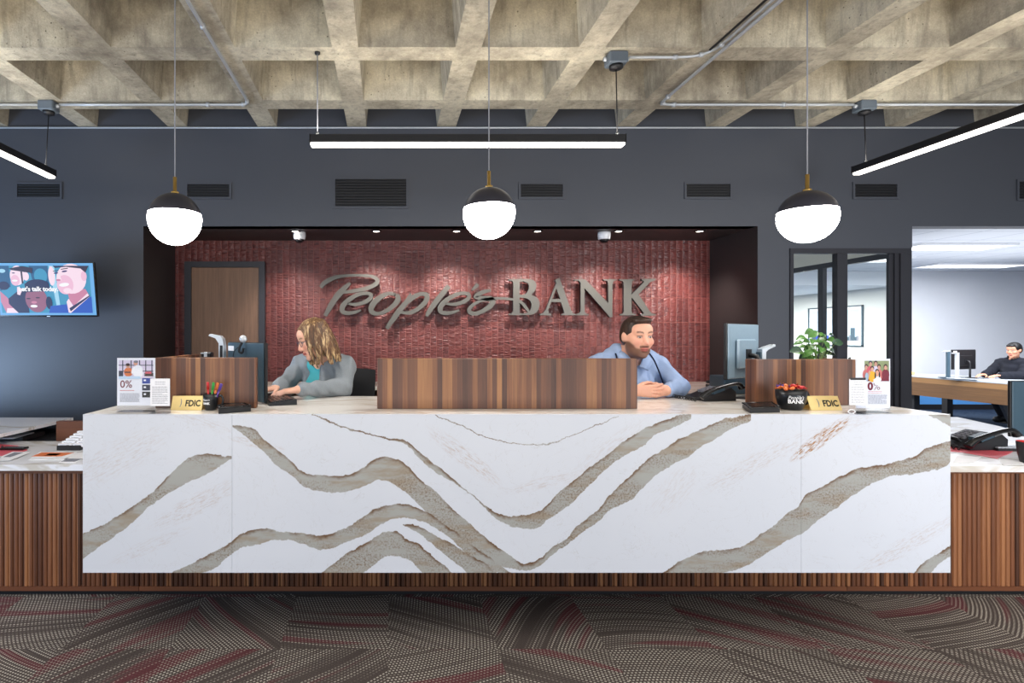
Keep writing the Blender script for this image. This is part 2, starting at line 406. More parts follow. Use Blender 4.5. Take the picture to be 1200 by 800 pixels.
    def prism(s, poly, h, mt, T=None, side=None, holes=None):
        """poly in xy, extruded from z=0 to z=h; tessellated"""
        from mathutils.geometry import tessellate_polygon
        loops=[poly]+(holes or [])
        flat=[Vector((p[0],p[1],0)) for l in loops for p in l]
        tris=tessellate_polygon([[Vector((p[0],p[1],0)) for p in l] for l in loops])
        n=len(flat); vs=[(p.x,p.y,0) for p in flat]+[(p.x,p.y,h) for p in flat]
        top=[];bot=[]
        for t in tris:
            a,b,c=[flat[i] for i in t]
            t = t if (b-a).cross(c-a).z>0 else (t[0],t[2],t[1])
            top.append(tuple(i+n for i in t)); bot.append((t[0],t[2],t[1]))
        s.add(vs,top+bot,mt,False,T)
        if abs(h)>1e-7:
            o=0; fs=[]
            for li,l in enumerate(loops):
                area=sum(l[i][0]*l[(i+1)%len(l)][1]-l[(i+1)%len(l)][0]*l[i][1] for i in range(len(l)))
                flip = (area<0) != (li>0)
                for i in range(len(l)):
                    j=(i+1)%len(l); q=(o+i,o+j,o+j+n,o+i+n); fs.append(q[::-1] if flip else q)
                o+=len(l)
            s.add(vs,fs,side or mt,False,T)
        return s
    def text(s, string, size, mt, T, thick=.0006, bold=0, align='LEFT', shear=0, spacing=1):
        cu=bpy.data.curves.new('lettering','FONT'); cu.body=string; cu.size=size; cu.extrude=thick/2; cu.offset=bold
        cu.align_x=align; cu.shear=shear; cu.resolution_u=3; cu.space_character=spacing
        ob=bpy.data.objects.new('lettering',cu); COL.objects.link(ob)
        dg=bpy.context.evaluated_depsgraph_get(); me=bpy.data.meshes.new_from_object(ob.evaluated_get(dg))
        s.add([v.co.copy() for v in me.vertices],[tuple(p.vertices) for p in me.polygons],mt,False,T)
        bpy.data.objects.remove(ob); bpy.data.curves.remove(cu); bpy.data.meshes.remove(me)
        return s
    def build(s, name, parent=None, local=False):
        me=bpy.data.meshes.new(name)
        L = Vector((0,0,0)) if (local or parent is None) else ROOT[parent.name]
        me.from_pydata([tuple(v-L) for v in s.v],[],s.f)
        for mt in s.mats: me.materials.append(mt)
        me.polygons.foreach_set('material_index', s.mi); me.polygons.foreach_set('use_smooth', s.sm)
        me.update()
        o=bpy.data.objects.new(name,me); COL.objects.link(o)
        if parent is not None: o.parent=parent; ROOT[o.name]=ROOT[parent.name]
        return o
ROOT={}
def thing(name, label, cat, loc=(0,0,0), rot=(0,0,0), group=None):
    o=bpy.data.objects.new(name,None); COL.objects.link(o); o.location=loc; o.rotation_euler=rot; o.empty_display_size=.05
    o['label']=label; o['category']=cat
    if group: o['group']=group
    ROOT[o.name]=Vector(loc); return o
def tag(o,label,cat,group=None):
    o['label']=label; o['category']=cat
    if group: o['group']=group
    return o
def struct(o): o['kind']='structure'; return o
def dup(root, loc=None, rot=None, label=None):
    r=root.copy(); COL.objects.link(r)
    if loc is not None: r.location=loc
    if rot is not None: r.rotation_euler=rot
    if label: r['label']=label
    for ch in list(root.children):
        c=ch.copy(); COL.objects.link(c); c.parent=r
        for g in ch.children: d=g.copy(); COL.objects.link(d); d.parent=c
    return r
def spline(pts, n=8, closed=False):
    P=[Vector(p) for p in pts]; out=[]; N=len(P)
    for i in range(N if closed else N-1):
        if closed: a,b,c,d=P[(i-1)%N],P[i],P[(i+1)%N],P[(i+2)%N]
        else: a,b,c,d=P[max(i-1,0)],P[i],P[i+1],P[min(i+2,N-1)]
        for k in range(n):
            t=k/n; out.append(.5*((2*b)+(c-a)*t+(2*a-5*b+4*c-d)*t*t+(-a+3*b-3*c+d)*t**3))
    if not closed: out.append(P[-1])
    return out
# ------------------------------------------------------------------ the room
D1, D2, D3, D4 = 2.45, 3.02, 4.74, 5.45      # marble front, walnut base, grey wall, tile wall
XL, XR, YB = -6.5, 16.0, -6.0
RX0, RX1, RZ = X(168,D3), X(888,D3), Z(265,D3)
WX0, WX1, WZ = X(925,D3), X(1067,D3), Z(291,D3)
OX0 = X(1069,D3)
m=MB(); m.box((XL,YB,-.1),(XR,D3,0),'carpet'); m.box((XL,D3,-.1),(RX1+.1,D4+.2,0),'carpet'); struct(m.build('floor'))
m=MB(); m.box((RX1+.1,D3,-.1),(XR,16,.0),'office_carpet'); struct(m.build('floor'))
# wall with the three openings
m=MB(); y0,y1=D3,D3+.12; TOP=3.85
m.box((XL,y0,0),(RX0,y1,TOP),'wall'); m.box((RX0,y0,RZ),(RX1,y1,TOP),'wall'); m.box((RX1,y0,0),(WX0,y1,TOP),'wall')
m.box((WX0,y0,WZ),(OX0,y1,TOP),'wall'); m.box((OX0,y0,RZ),(10.0,y1,TOP),'wall')
struct(m.build('wall_back'))
m=MB(); m.box((XL-.1,YB,0),(XL,D3+.12,TOP),'wall'); struct(m.build('wall_left'))
# recess
m=MB(); m.box((RX0-.12,D3+.121,0),(RX0,D4+.1,RZ+.1),'recess'); m.box((RX0-.004,D3+.001,0),(RX0+.001,D3+.121,RZ),'recess'); struct(m.build('wall_left'))
m=MB(); m.box((RX1,D3+.121,0),(RX1+.12,D4+.1,RZ+.1),'recess'); m.box((RX1-.001,D3+.001,0),(RX1+.004,D3+.121,RZ),'recess'); struct(m.build('wall_right'))
m=MB(); m.box((RX0,D3+.002,RZ),(RX1,D4+.1,RZ+.1),'recess'); struct(m.build('ceiling'))
m=MB(); m.box((RX0,D4,0),(RX1,D4+.1,RZ),'tiles'); struct(m.build('wall_tile'))
# veneer door in the recess
dr=bpy.data.objects.new('door_1',None); COL.objects.link(dr); struct(dr); ROOT['door_1']=Vector((0,0,0))
a,b,c,d_=X(218,D4),X(225.5,D4),X(304.5,D4),X(311.5,D4); zt,zl=Z(307,D4),Z(313.5,D4)
m=MB(); m.box((a,D4-.045,0),(b,D4-.002,zt),'frame'); m.box((c,D4-.045,0),(d_,D4-.002,zt),'frame'); m.box((b,D4-.045,zl),(c,D4-.002,zt),'frame'); m.build('door_frame',dr)
m=MB(); m.box((b+.002,D4-.028,.01),(c-.002,D4-.002,zl-.003),'door_wood'); m.build('door_panel',dr)
m=MB(); hx=b+.07; m.cyl((hx,D4-.028,1.0),(hx,D4-.075,1.0),.012,'steel'); m.cyl((hx,D4-.075,1.0),(hx+.12,D4-.075,1.0),.009,'steel'); m.cyl((hx,D4-.034,1.0),(hx,D4-.027,1.0),.028,'steel',20); m.build('door_handle',dr)
# thin pale pipe along the head of the wall
m=MB(); m.cyl((XL,D3-.02,Z(149.6,D3-.02)),(9.9,D3-.02,Z(149.6,D3-.02)),.0085,'conduit',8); struct(m.build('trim_1'))
# waffle slab
RIB=.165; PX=.778; PY=.77; ZB=3.25; ZT=3.72
m=MB(); vs=[];fs=[]
xr=[-.19+PX*i for i in range(-9,13)]                     # right edges of the long ribs
yr=[4.374-PY*j for j in range(0,14)][::-1]               # far edges of the cross ribs
def quad(a,b,c,d): m.add([a,b,c,d],[(0,1,2,3)],'concrete')
xs=sorted([(x-RIB,x) for x in xr]); ys=sorted([(y-RIB,y) for y in yr])+[(D3,D3)]
ycell=[(ys[j][1],ys[j+1][0]) for j in range(len(ys)-1)]
for i in range(len(xs)-1):
    cx0,cx1=xs[i][1],xs[i+1][0]
    for (cy0,cy1) in ycell:
        t=.045; ty=.045 if cy1<D3 else 0
        A=[(cx0,cy0),(cx1,cy0),(cx1,cy1),(cx0,cy1)]; B=[(cx0+t,cy0+.045),(cx1-t,cy0+.045),(cx1-t,cy1-ty),(cx0+t,cy1-ty)]
        for k in range(4):
            if k==2 and ty==0: continue
            l=(k+1)%4
            quad((*A[k],ZB),(*A[l],ZB),(*B[l],ZT),(*B[k],ZT))
        quad(*[(*p,ZT) for p in B][::-1])
for (a,b) in ys:
    if b>a: quad((xs[0][0],b,ZB),(xs[-1][1],b,ZB),(xs[-1][1],a,ZB),(xs[0][0],a,ZB))
for (a,b) in xs:
    for (c0,c1) in ycell: quad((a,c1,ZB),(b,c1,ZB),(b,c0,ZB),(a,c0,ZB))
m.box((XL,YB,ZT+.005),(10,D3+.1,ZT+.1),'concrete')
o=struct(m.build('ceiling'))
# glazed screen beside the recess
wn=bpy.data.objects.new('window_1',None); COL.objects.link(wn); struct(wn); ROOT['window_1']=Vector((0,0,0))
def W(u): return X(u,D3)
m=MB()
for (u0,u1,dy) in ((925,929,0),(980,986,.0),(986,993,.01),(1044,1049,.03),(1049,1054,.015),(1054,1067,0)):
    m.box((W(u0)+.0005,D3-.012+dy,.1),(W(u1),D3+(.119 if u1==1067 else .045),Z(297,D3)),'frame')
m.box((W(925),D3-.012,Z(297,D3)+.0005),(W(1067),D3+.045,WZ-.001),'frame')
m.box((W(925),D3-.012,0),(W(1067),D3+.11,.0995),'frame')
m.build('window_frame',wn)
m=MB(); m.box((W(929),D3+.018,.1),(W(980),D3+.024,Z(297,D3)),'glass'); m.box((W(993),D3+.018,.1),(W(1044),D3+.024,Z(297,D3)),'glass'); m.build('window_glass',wn)
m=MB(); m.cyl((W(990),D3-.05,.95),(W(990),D3-.05,1.25),.01,'steel'); m.cyl((W(990),D3-.05,.98),(W(990),D3+.02,.98),.006,'steel'); m.cyl((W(990),D3-.05,1.22),(W(990),D3+.02,1.22),.006,'steel'); m.build('door_handle',wn)
# offices beyond
OB=10.7; OXW=10.1; OZ=2.7
m=MB(); m.box((OXW,OB,.0),(XR,OB+.1,OZ),'white_wall'); struct(m.build('wall_office_back'))
m=MB(); m.box((OXW+.01,OB-.012,.0),(XR,OB-.001,.1),'black'); struct(m.build('baseboard_office'))
m=MB(); m.box((OXW+.01,OB-.006,.1),(XR,OB-.001,.6),'blue_lit_wall'); struct(m.build('blue_light_band'))  # added band: bluish light low on the wall, painted as colour
m=MB(); m.box((OXW,OB+.1,0),(OXW+.1,16,OZ),'grey_wall'); struct(m.build('wall_office_right'))
m=MB(); m.box((XR,D3,0),(XR+.1,OB+.1,OZ),'white_wall'); struct(m.build('wall_office_end'))
m=MB(); m.box((RX1+.13,D3+.12,0),(RX1+.2,16,OZ),'grey_wall'); struct(m.build('wall_office_left'))
m=MB(); m.box((RX1+.2,15.9,0),(OXW,16,OZ),'grey_wall'); struct(m.build('wall_office_far'))
m=MB(); m.box((RX1+.2,OB,2.43),(OXW-.002,15.9,OZ-.002),'white_wall'); struct(m.build('trim_3'))
def tileceil():
    t=NT('suspended_ceiling_tile'); s=t.sep(t.coord())
    a=t.math('ABSOLUTE',t.math('SUBTRACT',t.math('FRACT',t.math('DIVIDE',s[0],.6)),.5)); b=t.math('ABSOLUTE',t.math('SUBTRACT',t.math('FRACT',t.math('DIVIDE',s[1],.6)),.5))
    g=t.math('MAXIMUM',t.smooth(a,.475,.49),t.smooth(b,.475,.49))
    n=t.noise(t.coord(),150,3)
    return t.set(t.mix(g,t.mix(n,srgb(214,216,222),srgb(226,228,232)),srgb(184,188,196)),.9)
M['ceil_tile']=tileceil()
m=MB(); m.box((RX1+.13,D3+.12,OZ),(XR,16,OZ+.08),'ceil_tile'); struct(m.build('ceiling'))
# inner glass partition running back from the screen
gp=bpy.data.objects.new('window_2',None); COL.objects.link(gp); struct(gp); ROOT['window_2']=Vector((0,0,0))
GX=5.4
m=MB(); m.box((GX,5.76,2.275),(GX+.06,8.2,2.335),'frame'); m.box((GX,5.76,0),(GX+.06,5.82,2.274),'frame'); m.box((GX,5.76,0),(GX+.06,8.2,.1),'frame')
dpo=GX*F/(962-CX); m.box((GX,dpo-.03,.1),(GX+.05,dpo+.05,2.275),'frame'); m.build('window_frame',gp)
m=MB(); m.box((GX+.025,5.82,.1),(GX+.032,8.2,2.275),'glass'); m.build('window_glass',gp)
m=MB(); m.box((GX,5.76,2.336),(GX+.06,8.2,OZ),'cream'); struct(m.build('wall_office_upper'))
def office_light(u0,u1,y,dep,label):
    x0,x1=X(u0,y),X(u1,y)
    t=thing('ceiling_light',label,'ceiling light',(0.5*(x0+x1),y,OZ-.03),group='flat office ceiling lights')
    mm=MB(); mm.box((x0-.03,y-dep/2-.03,OZ-.03),(x1+.03,y-dep/2,OZ-.001),'white'); mm.box((x0-.03,y+dep/2,OZ-.03),(x1+.03,y+dep/2+.03,OZ-.001),'white'); mm.box((x0-.03,y-dep/2,OZ-.03),(x0,y+dep/2,OZ-.001),'white'); mm.box((x1,y-dep/2,OZ-.03),(x1+.03,y+dep/2,OZ-.001),'white'); mm.build('light_frame',t)
    mm=MB(); mm.box((x0,y-dep/2,OZ-.022),(x1,y+dep/2,OZ-.003),'panel_lit'); mm.build('diffuser',t)
office_light(1062,1168,7.67,.45,'flat white office ceiling light nearest the wall opening')
office_light(1085,1190,9.7,.45,'flat white office ceiling light farthest back above the desk')
office_light(1010,1052,8.9,.5,'flat office ceiling light seen through the glazed screen')
# air grilles
def vent(u0,u1,v0,v1,label):
    y=D3; x0,x1,z0,z1=X(u0,y),X(u1,y),Z(v1,y),Z(v0,y)
    t=thing('air_vent',label,'vent',((x0+x1)/2,y,z0),group='black air vents in the grey wall')
    f=.018; mm=MB()
    for lo,hi in (((x0-f,y-.012,z0-f),(x1+f,y-.001,z0)),((x0-f,y-.012,z1),(x1+f,y-.001,z1+f)),((x0-f,y-.012,z0),(x0,y-.001,z1)),((x1,y-.012,z0),(x1+f,y-.001,z1))): mm.box(lo,hi,'wall')
    mm.build('vent_frame',t)
    mm=MB(); mm.box((x0,y-.004,z0),(x1,y-.001,z1),'black'); mm.build('backing',t)
    mm=MB(); n=max(5,int((z1-z0)/.022))
    for i in range(n):
        z=z0+(i+.5)*(z1-z0)/n; T=Matrix.Translation(((x0+x1)/2,y-.009,z))@Matrix.Rotation(.6,4,'X'); mm.box((-(x1-x0)/2,-.006,-.0016),((x1-x0)/2,.006,.0016),'vent',T)
    mm.build('louvre',t)
vent(21,71,216,231,'small black air vent, the one above the television')
vent(220,269,216,231,'small black air vent behind the globe pendant at the left recess corner')
vent(393,476,210,242,'large tall black air vent, biggest of the row')
vent(610,659,216,231,'small black air vent beside the middle globe pendant')
vent(804,855,216,231,'small black air vent over the right end of the red recess')
vent(1001,1050,216,231,'small black air vent between glazed screen and long sloping strip light')
vent(1193,1243,213,233,'black air vent cut off by the right picture edge')
# recess downlights and domes
for i,u in enumerate((346,441,535,630,725,820)):
    y=4.95; x=X(u,y)
    lab=['downlight next to the left dome camera','downlight second from the left, right of the left dome camera','downlight left of the middle globe pendant','downlight right of the middle globe pendant','downlight beside the right dome camera','downlight nearest the right end of the recess'][i]
    t=thing('downlight','small round recessed '+lab,'downlight',(x,y,RZ),group='small recessed downlights over the red wall')
    mm=MB(); T=Matrix.Translation((x,y,RZ-.008)); mm.lathe([(.03,.0078),(.046,.0078),(.046,.0),(.03,.001)],'black',20,T,cap=False); mm.build('trim_ring',t)
    mm=MB(); mm.lathe([(.0001,0.003),(.03,.003),(.03,.0075),(.0001,.0075)],'spot',20,T,cap=False); mm.build('lens',t)
    L=bpy.data.lights.new('spot_beam','SPOT'); L.energy=80; L.spot_size=math.radians(96); L.spot_blend=.9; L.shadow_soft_size=.04; L.color=(1,.92,.86)
    lo=bpy.data.objects.new('spot_beam',L); COL.objects.link(lo); lo.location=(x,y,RZ-.03); lo.rotation_euler=(math.radians(22),0,0)
    lo.parent=None
for u,lab in ((351,'white dome security camera above the woman'),(708,'white dome security camera above the man in blue')):
    y=5.02; x=X(u,y)
    t=thing('dome_camera',lab,'security camera',(x,y,RZ),group='dome cameras under the recess soffit')
    T=Matrix.Translation((x,y,RZ)); mm=MB(); mm.lathe([(.055,0),(.057,-.03),(.052,-.062),(.046,-.066)],'white',28,T); mm.build('housing',t)
    mm=MB(); mm.lathe([(.044,-.064),(.038,-.082),(.022,-.095),(.001,-.099)],'black_gloss',24,T); mm.build('camera_dome',t)
# ------------------------------------------------------------------ ceiling services
def jbox(p,label,s=(.06,.05,.04)):
    t=thing('junction_box',label,'junction box',p)
    mm=MB(); mm.box((p[0]-s[0],p[1]-s[1],p[2]-s[2]),(p[0]+s[0],p[1]+s[1],ZB-.001),'grey_box',bev=.008); mm.build('housing',t)
    mm=MB(); mm.lathe([(.042,-s[2]),(.042,-s[2]-.02),(.02,-s[2]-.03)],'black',18,Matrix.Translation(p)); mm.cyl((p[0]+s[0],p[1],p[2]),(p[0]+s[0]+.02,p[1],p[2]),.014,'conduit'); mm.cyl((p[0]-s[0]-.02,p[1],p[2]),(p[0]-s[0],p[1],p[2]),.014,'conduit'); mm.build('cable_gland',t)
zc=3.228
jl=(X(57,4.24),4.24,3.215); jr=(X(1013,4.24),4.24,3.215); jm=(X(722,3.52),3.52,3.215)
jbox(jl,'grey junction box on the ceiling rib above the left strip light')
jbox(jr,'grey junction box on the ceiling rib above the right strip light')
jbox(jm,'grey junction box with black cap above the middle strip light')
def conduit(pts,label,r=.011,mt='conduit'):
    mm=MB(); mm.tube(pts,r,mt,8)
    for k in range(2,len(pts)-1,6):
        p=Vector(pts[k]); mm.cyl(p+Vector((-.012,0,0)),p+Vector((.012,0,0)),r*1.7,mt,8)
    tag(mm.build('conduit'),label,'conduit')
xa=-1.075
conduit([(xa,YB+1,zc)]+[(xa,y,zc) for y in np.linspace(-3,4.05,9)]+spline([(xa,4.1,zc),(xa-.01,4.2,zc),(xa-.05,4.235,zc),(xa-.15,4.24,zc)],5)+[(x,4.24,zc) for x in np.linspace(-1.4,jl[0]+.085,5)],'galvanised conduit running down the left rib then along to the left junction box')
conduit([(XL,4.24,zc),(-4.5,4.24,zc),(jl[0]-.085,4.24,zc)],'short galvanised conduit leaving the left junction box towards the left edge')
xb=2.10
conduit([(9.5,4.24,zc),(6,4.24,zc),(jr[0]+.085,4.24,zc)],'galvanised conduit from the right junction box to the right edge')
conduit([(jr[0]-.085,4.24,zc)]+[(x,4.24,zc) for x in np.linspace(3.4,xb+.3,4)]+spline([(xb+.2,4.24,zc),(xb+.06,4.235,zc),(xb+.01,4.2,zc),(xb,4.1,zc)],5)+[(xb,y,zc) for y in np.linspace(4.0,-3,8)],'galvanised conduit from the right junction box bending forward up the rib')
conduit([(jm[0]+.085,3.52,zc),(xb-.3,3.52,zc)]+spline([(xb-.25,3.52,zc),(xb-.12,3.50,zc),(xb-.055,3.42,zc),(xb-.045,3.3,zc)],5)+[(xb-.045,y,zc) for y in np.linspace(3.1,-3,7)],'curved galvanised conduit from the middle junction box',.009)
conduit([(xb-.085,y,zc-.004) for y in np.linspace(3.42,-3,10)],'thin black cable run beside the conduit on the right rib',.007,'black')
def striplight(p0,p1,cables,label,up=20):
    p0,p1=Vector(p0),Vector(p1); d=(p1-p0).normalized(); s=Vector((-d.y,d.x,0)); c=(p0+p1)/2
    t=thing('strip_light',label,'strip light',c,group='suspended black strip lights')
    T=Matrix(((d.x,s.x,0,c.x),(d.y,s.y,0,c.y),(0,0,1,c.z),(0,0,0,1))); L=(p1-p0).length/2
    mm=MB(); mm.box((-L,-.032,0),(L,.032,.05),'black',T,bev=.003); mm.box((-L-.004,-.034,-.004),(-L,.034,.052),'black',T); mm.box((L,-.034,-.004),(L+.004,.034,.052),'black',T); mm.build('housing',t)
    mm=MB(); mm.box((-L+.002,-.029,-.019),(L-.002,.029,-.0005),'strip',T,bev=.004); mm.build('diffuser',t)
    L_=bpy.data.lights.new('added_uplight','AREA'); L_.shape='RECTANGLE'; L_.size=2*L-.05; L_.size_y=.05; L_.energy=up; L_.color=(1,.94,.84); lo=bpy.data.objects.new('added_uplight',L_); COL.objects.link(lo); lo.location=(c.x,c.y,c.z+.053); lo.rotation_euler=(PI,0,math.atan2(-d.y,d.x)*-1)  # added uplight hidden on top of the housing, brightens the rib undersides
    for (a,b) in cables:
        mm=MB(); mm.tube([a,b],.004,'black' if a[2]<3.22 else 'cord',6); mm.cyl(b,(b[0],b[1],b[2]+.02),.009,'steel'); mm.build('suspension_cable',t)
        if a[2]>3.22: mm=MB(); mm.lathe([(.018,-.012),(.018,0)],'black',12,Matrix.Translation(a)); mm.build('ceiling_hook',t)
ys_=3.5; zs=Z(173.5,3.5)+.03
striplight((X(364,ys_),ys_,zs),(X(731,ys_),ys_,zs),[((X(372,3.5),3.5,ZB),(X(372,3.5),3.5,zs+.05)),((jm[0],jm[1]-.0,3.1445),(jm[0],3.5,zs+.05))],'black strip light hung level across the middle, above the sign',UPM)
yr_=4.30
striplight((X(1003,yr_),yr_,Z(207,yr_)+.03),(X(1003,yr_),.9,Z(207,yr_)+.03),[((jr[0],jr[1],3.1445),(X(1003,yr_)+.01,4.22,Z(207,yr_)+.08)),((X(1003,yr_),1.4,ZB),(X(1003,yr_),1.4,Z(207,yr_)+.08))],'black strip light running towards the camera on the right side',UPS)
yl_=4.28
striplight((X(61,yl_),yl_,Z(211,yl_)+.03),(X(61,yl_),.9,Z(211,yl_)+.03),[((jl[0],jl[1],3.1445),(X(61,yl_)+.0,4.2,Z(211,yl_)+.08)),((X(61,yl_),1.4,ZB),(X(61,yl_),1.4,Z(211,yl_)+.08))],'black strip light running towards the camera on the left side',UPS)
def pendant(x,y,z,label,r=.136):
    t=thing('globe_pendant',label,'pendant light',(x,y,z),group='globe pendants over the marble counter')
    h=.03; a=math.asin(h/r)
    mm=MB(); prof=[(r*math.cos(q),r*math.sin(q)) for q in np.linspace(-PI/2,a,22)]; prof[0]=(.0005,-r); prof.append((.001,h)); mm.lathe(prof,'globe',40,Matrix.Translation((x,y,z)),cap=False); mm.build('globe',t)
    mm=MB(); r2=r+.0015; prof=[(r2*math.cos(q),r2*math.sin(q)) for q in np.linspace(a,PI/2,14)]; prof[-1]=(.0005,r2); mm.lathe(prof,'globe_cap',40,Matrix.Translation((x,y,z)),cap=False); mm.build('cap',t)
    mm=MB(); T=Matrix.Translation((x,y,z+r)); mm.lathe([(.02,0),(.02,.010),(.0095,.012),(.0095,.088),(.0035,.09)],'brass',18,T); mm.build('stem',t)
    mm=MB(); mm.cyl((x,y,z+r+.085),(x,y,ZT-.02),.0035,'cord',8); mm.build('cord',t)
    mm=MB(); mm.lathe([(.055,0),(.06,-.012),(.05,-.025),(.004,-.028)],'black',24,Matrix.Translation((x,y,ZT))); mm.build('canopy',t)
pendant(X(205,2.9),2.9,Z(257,2.9),'round globe pendant with dark cap, nearest the television')
pendant(X(573,2.9),2.9,Z(250,2.9),'round globe pendant hanging in front of the middle of the sign recess')
pendant(X(946,2.9),2.9,Z(254,2.9),'round globe pendant hanging before the glazed screen')
# ------------------------------------------------------------------ reception desk
CT = 1.08                                    # counter top height
def slat_panel(mm, x0, x1, y, z0, z1, w=.0267, mt='slat_wood'):
    n=int(round((x1-x0)/w)); w=(x1-x0)/n
    prof=[(0,.004),(.05,-.006),(.18,-.0115),(.5,-.013),(.82,-.0115),(.95,-.006),(1,.004)]
    vs=[];fs=[]
    for i in range(n):
        o=len(vs)
        for (p,d) in prof:
            for z in (z0,z1): vs.append((x0+(i+p)*w, y+d, z))
        for k in range(len(prof)-1): a=o+2*k; fs.append((a,a+2,a+3,a+1))
    mm.add(vs,fs,mt); mm.box((x0,y+.004,z0),(x1,y+.022,z1),mt)
DX0,DX1=X(97,D1),X(1114,D1); DZ=Z(671,D1)
t=thing('reception_desk','long white veined marble reception desk over a fluted walnut base','reception desk',(0,D1+.3,0))
for a,b in ((97,271.9),(272.0,938.9),(939.0,1114)):
    mm=MB(); mm.box((X(a,D1)+.0002,D1,DZ),(X(b,D1)-.0002,D1+.02,CT),'marble_front',bev=.0005); mm.build('front_panel',t)
for x in (DX0+.0005,DX1-.0205):
    mm=MB(); mm.box((x,D1+.0205,DZ),(x+.02,D2,CT-.021),'marble_white'); mm.build('side_panel',t)
mm=MB(); mm.box((DX0+.001,D1+.0205,CT-.02),(DX1-.001,3.2,CT),'marble_top'); mm.build('countertop',t)
mm=MB(); mm.box((DX0+.021,D1+.021,DZ+.002),(DX1-.021,D2,DZ+.02),'black'); mm.build('underside_board',t)
mm=MB(); mm.box((DX0+.1,D2+.03,.06),(DX1-.1,D2+.14,CT-.022),'rail_wood'); mm.build('carcass',t)
WL=X(-70,D2)
mm=MB(); slat_panel(mm,DX0-.0,DX1+.0,D2,.055,.56); mm.build('fluted_panel',t)
mm=MB(); mm.box((DX0,D2-.016,.03),(DX1,D2+.02,.054),'rail_wood'); mm.build('base_rail',t)
mm=MB(); mm.box((DX0,D2+.012,0),(DX1,D2+.04,.029),'black'); mm.build('toe_kick',t)
# staff counter behind
t=thing('staff_counter','U-shaped veined stone staff counter behind the reception desk','counter',((DX0+DX1)/2,4.0,0))
SZ=CT-.001
mm=MB()
mm.prism([(DX0,3.202),(-.62,3.202),(-.62,3.86),(1.86,3.86),(1.86,3.202),(DX1,3.202),(DX1,4.24),(DX0,4.24)],.03,'marble_top',T=Matrix.Translation((0,0,SZ-.03))); mm.build('worktop',t)
mm=MB(); mm.box((DX0+.02,4.18,0),(DX1-.02,4.2,SZ-.031),'screen_wood'); mm.build('back_panel',t)
mm=MB(); mm.box((DX0+.02,3.21,0),(DX0+.04,4.18,SZ-.031),'screen_wood'); mm.build('end_panel',t)
mm=MB(); mm.box((DX1-.04,3.21,0),(DX1-.02,4.18,SZ-.031),'screen_wood'); mm.build('end_panel',t)
# privacy screens
def screen(label,x0,x1,y,ztop,th=.04,ret=None,lip=None):
    t=thing('privacy_screen',label,'desk screen',((x0+x1)/2,y,CT),group='striped walnut screens standing on the marble counter')
    mm=MB(); mm.box((x0,y,CT+.0005),(x1,y+th,ztop),'screen_wood',bev=.002); mm.build('front_board',t)
    if ret:
        xr,yb=ret; mm=MB(); mm.box((xr,y+th+.0005,CT+.0005),(xr+.035,yb,ztop),'screen_wood',bev=.002); mm.build('return_board',t)
    for xx in (x0+.06,x1-.08): mm=MB(); mm.box((xx,y+th,CT+.0005),(xx+.03,y+th+.03,CT+.03),'black'); mm.build('foot_bracket',t)
ys=2.635
screen('widest walnut privacy screen, in the middle between the two clerks',X(442,ys),X(747,ys),ys,Z(420,ys))
ys=2.66
screen('walnut privacy screen behind the left gold plaque',X(182,ys),X(300,ys),ys,Z(419,ys),ret=(X(182,ys),3.18))
ys=2.78
screen('walnut privacy screen behind the large black cup of sweets',X(886,ys),X(1003,ys),ys,Z(421,ys),ret=(X(1003,ys)-.035,2.95))
mm=MB(); mm.box((X(873,2.87),2.8208,CT+.0005),(X(873,2.87)+.055,2.87,Z(421,2.8)),'screen_wood',bev=.003)
tag(mm.build('screen_post'),'narrow walnut post at the left end of the right screen','post')

# ------------------------------------------------------------------ side wings
WT=.736
def wing(label,poly,xa,xb,ya):
    t=thing('side_desk',label,'desk',((xa+xb)/2,D2,0))
    mm=MB(); mm.prism(poly,.033,'marble_white',T=Matrix.Translation((0,0,WT-.033))); mm.build('worktop',t)
    mm=MB(); slat_panel(mm,xa,xb,D2,.055,WT-.062); mm.build('fluted_panel',t)
    mm=MB(); mm.box((xa,D2-.014,WT-.061),(xb,D2+.02,WT-.036),'rail_wood'); mm.build('top_rail',t)
    mm=MB(); mm.box((xa,D2-.016,.03),(xb,D2+.02,.054),'rail_wood'); mm.build('base_rail',t)
    mm=MB(); mm.box((xa,D2+.012,0),(xb,D2+.04,.029),'black'); mm.build('toe_kick',t)
    return t
wl=-4.2; wr=4.6
wing('low marble-topped side desk at the left end, with papers on it',[(wl,2.955),(DX0-.002,2.955),(DX0-.002,3.62),(wl,3.62)],wl,DX0-.003,2.955)
wing('low marble-topped side desk at the right end, with the telephone',[(DX1+.002,2.925),(3.9,2.925),(4.71,4.19),(4.9,4.70),(DX1+.002,4.70)],DX1+.003,3.88,2.925)
# corner desk at the left
t=thing('corner_desk','white stone corner desk with open dark shelf against the blue-grey wall','desk',(-3.2,3.7,0))
LT=.82
mm=MB(); mm.prism([(-4.2,3.2),(-2.44,3.2),(-2.37,4.11),(-4.2,4.11)],.022,'marble_white',T=Matrix.Translation((0,0,LT-.022))); mm.build('worktop',t)
mm=MB(); mm.box((-4.2,4.06,0),(-2.40,4.10,LT-.023),'rail_wood'); mm.build('carcass',t)
mm=MB(); mm.box((-4.1,3.63,WT-.03),(-2.02,4.05,WT-.012),'black'); mm.box((-4.1,4.03,WT-.01),(-2.4,4.055,LT-.024),'black'); mm.build('shelf',t)
mm=MB(); mm.box((X(68,3.66),3.64,0),(DX0-.02,3.68,Z(493,3.66)),'rail_wood'); mm.build('end_panel',t)
mm=MB(); mm.box((-3.0,3.66,WT-.0115),(-2.45,3.9,WT+.02),'black',bev=.004); tag(mm.build('document_tray'),'flat black document tray on the dark shelf at far left','tray')
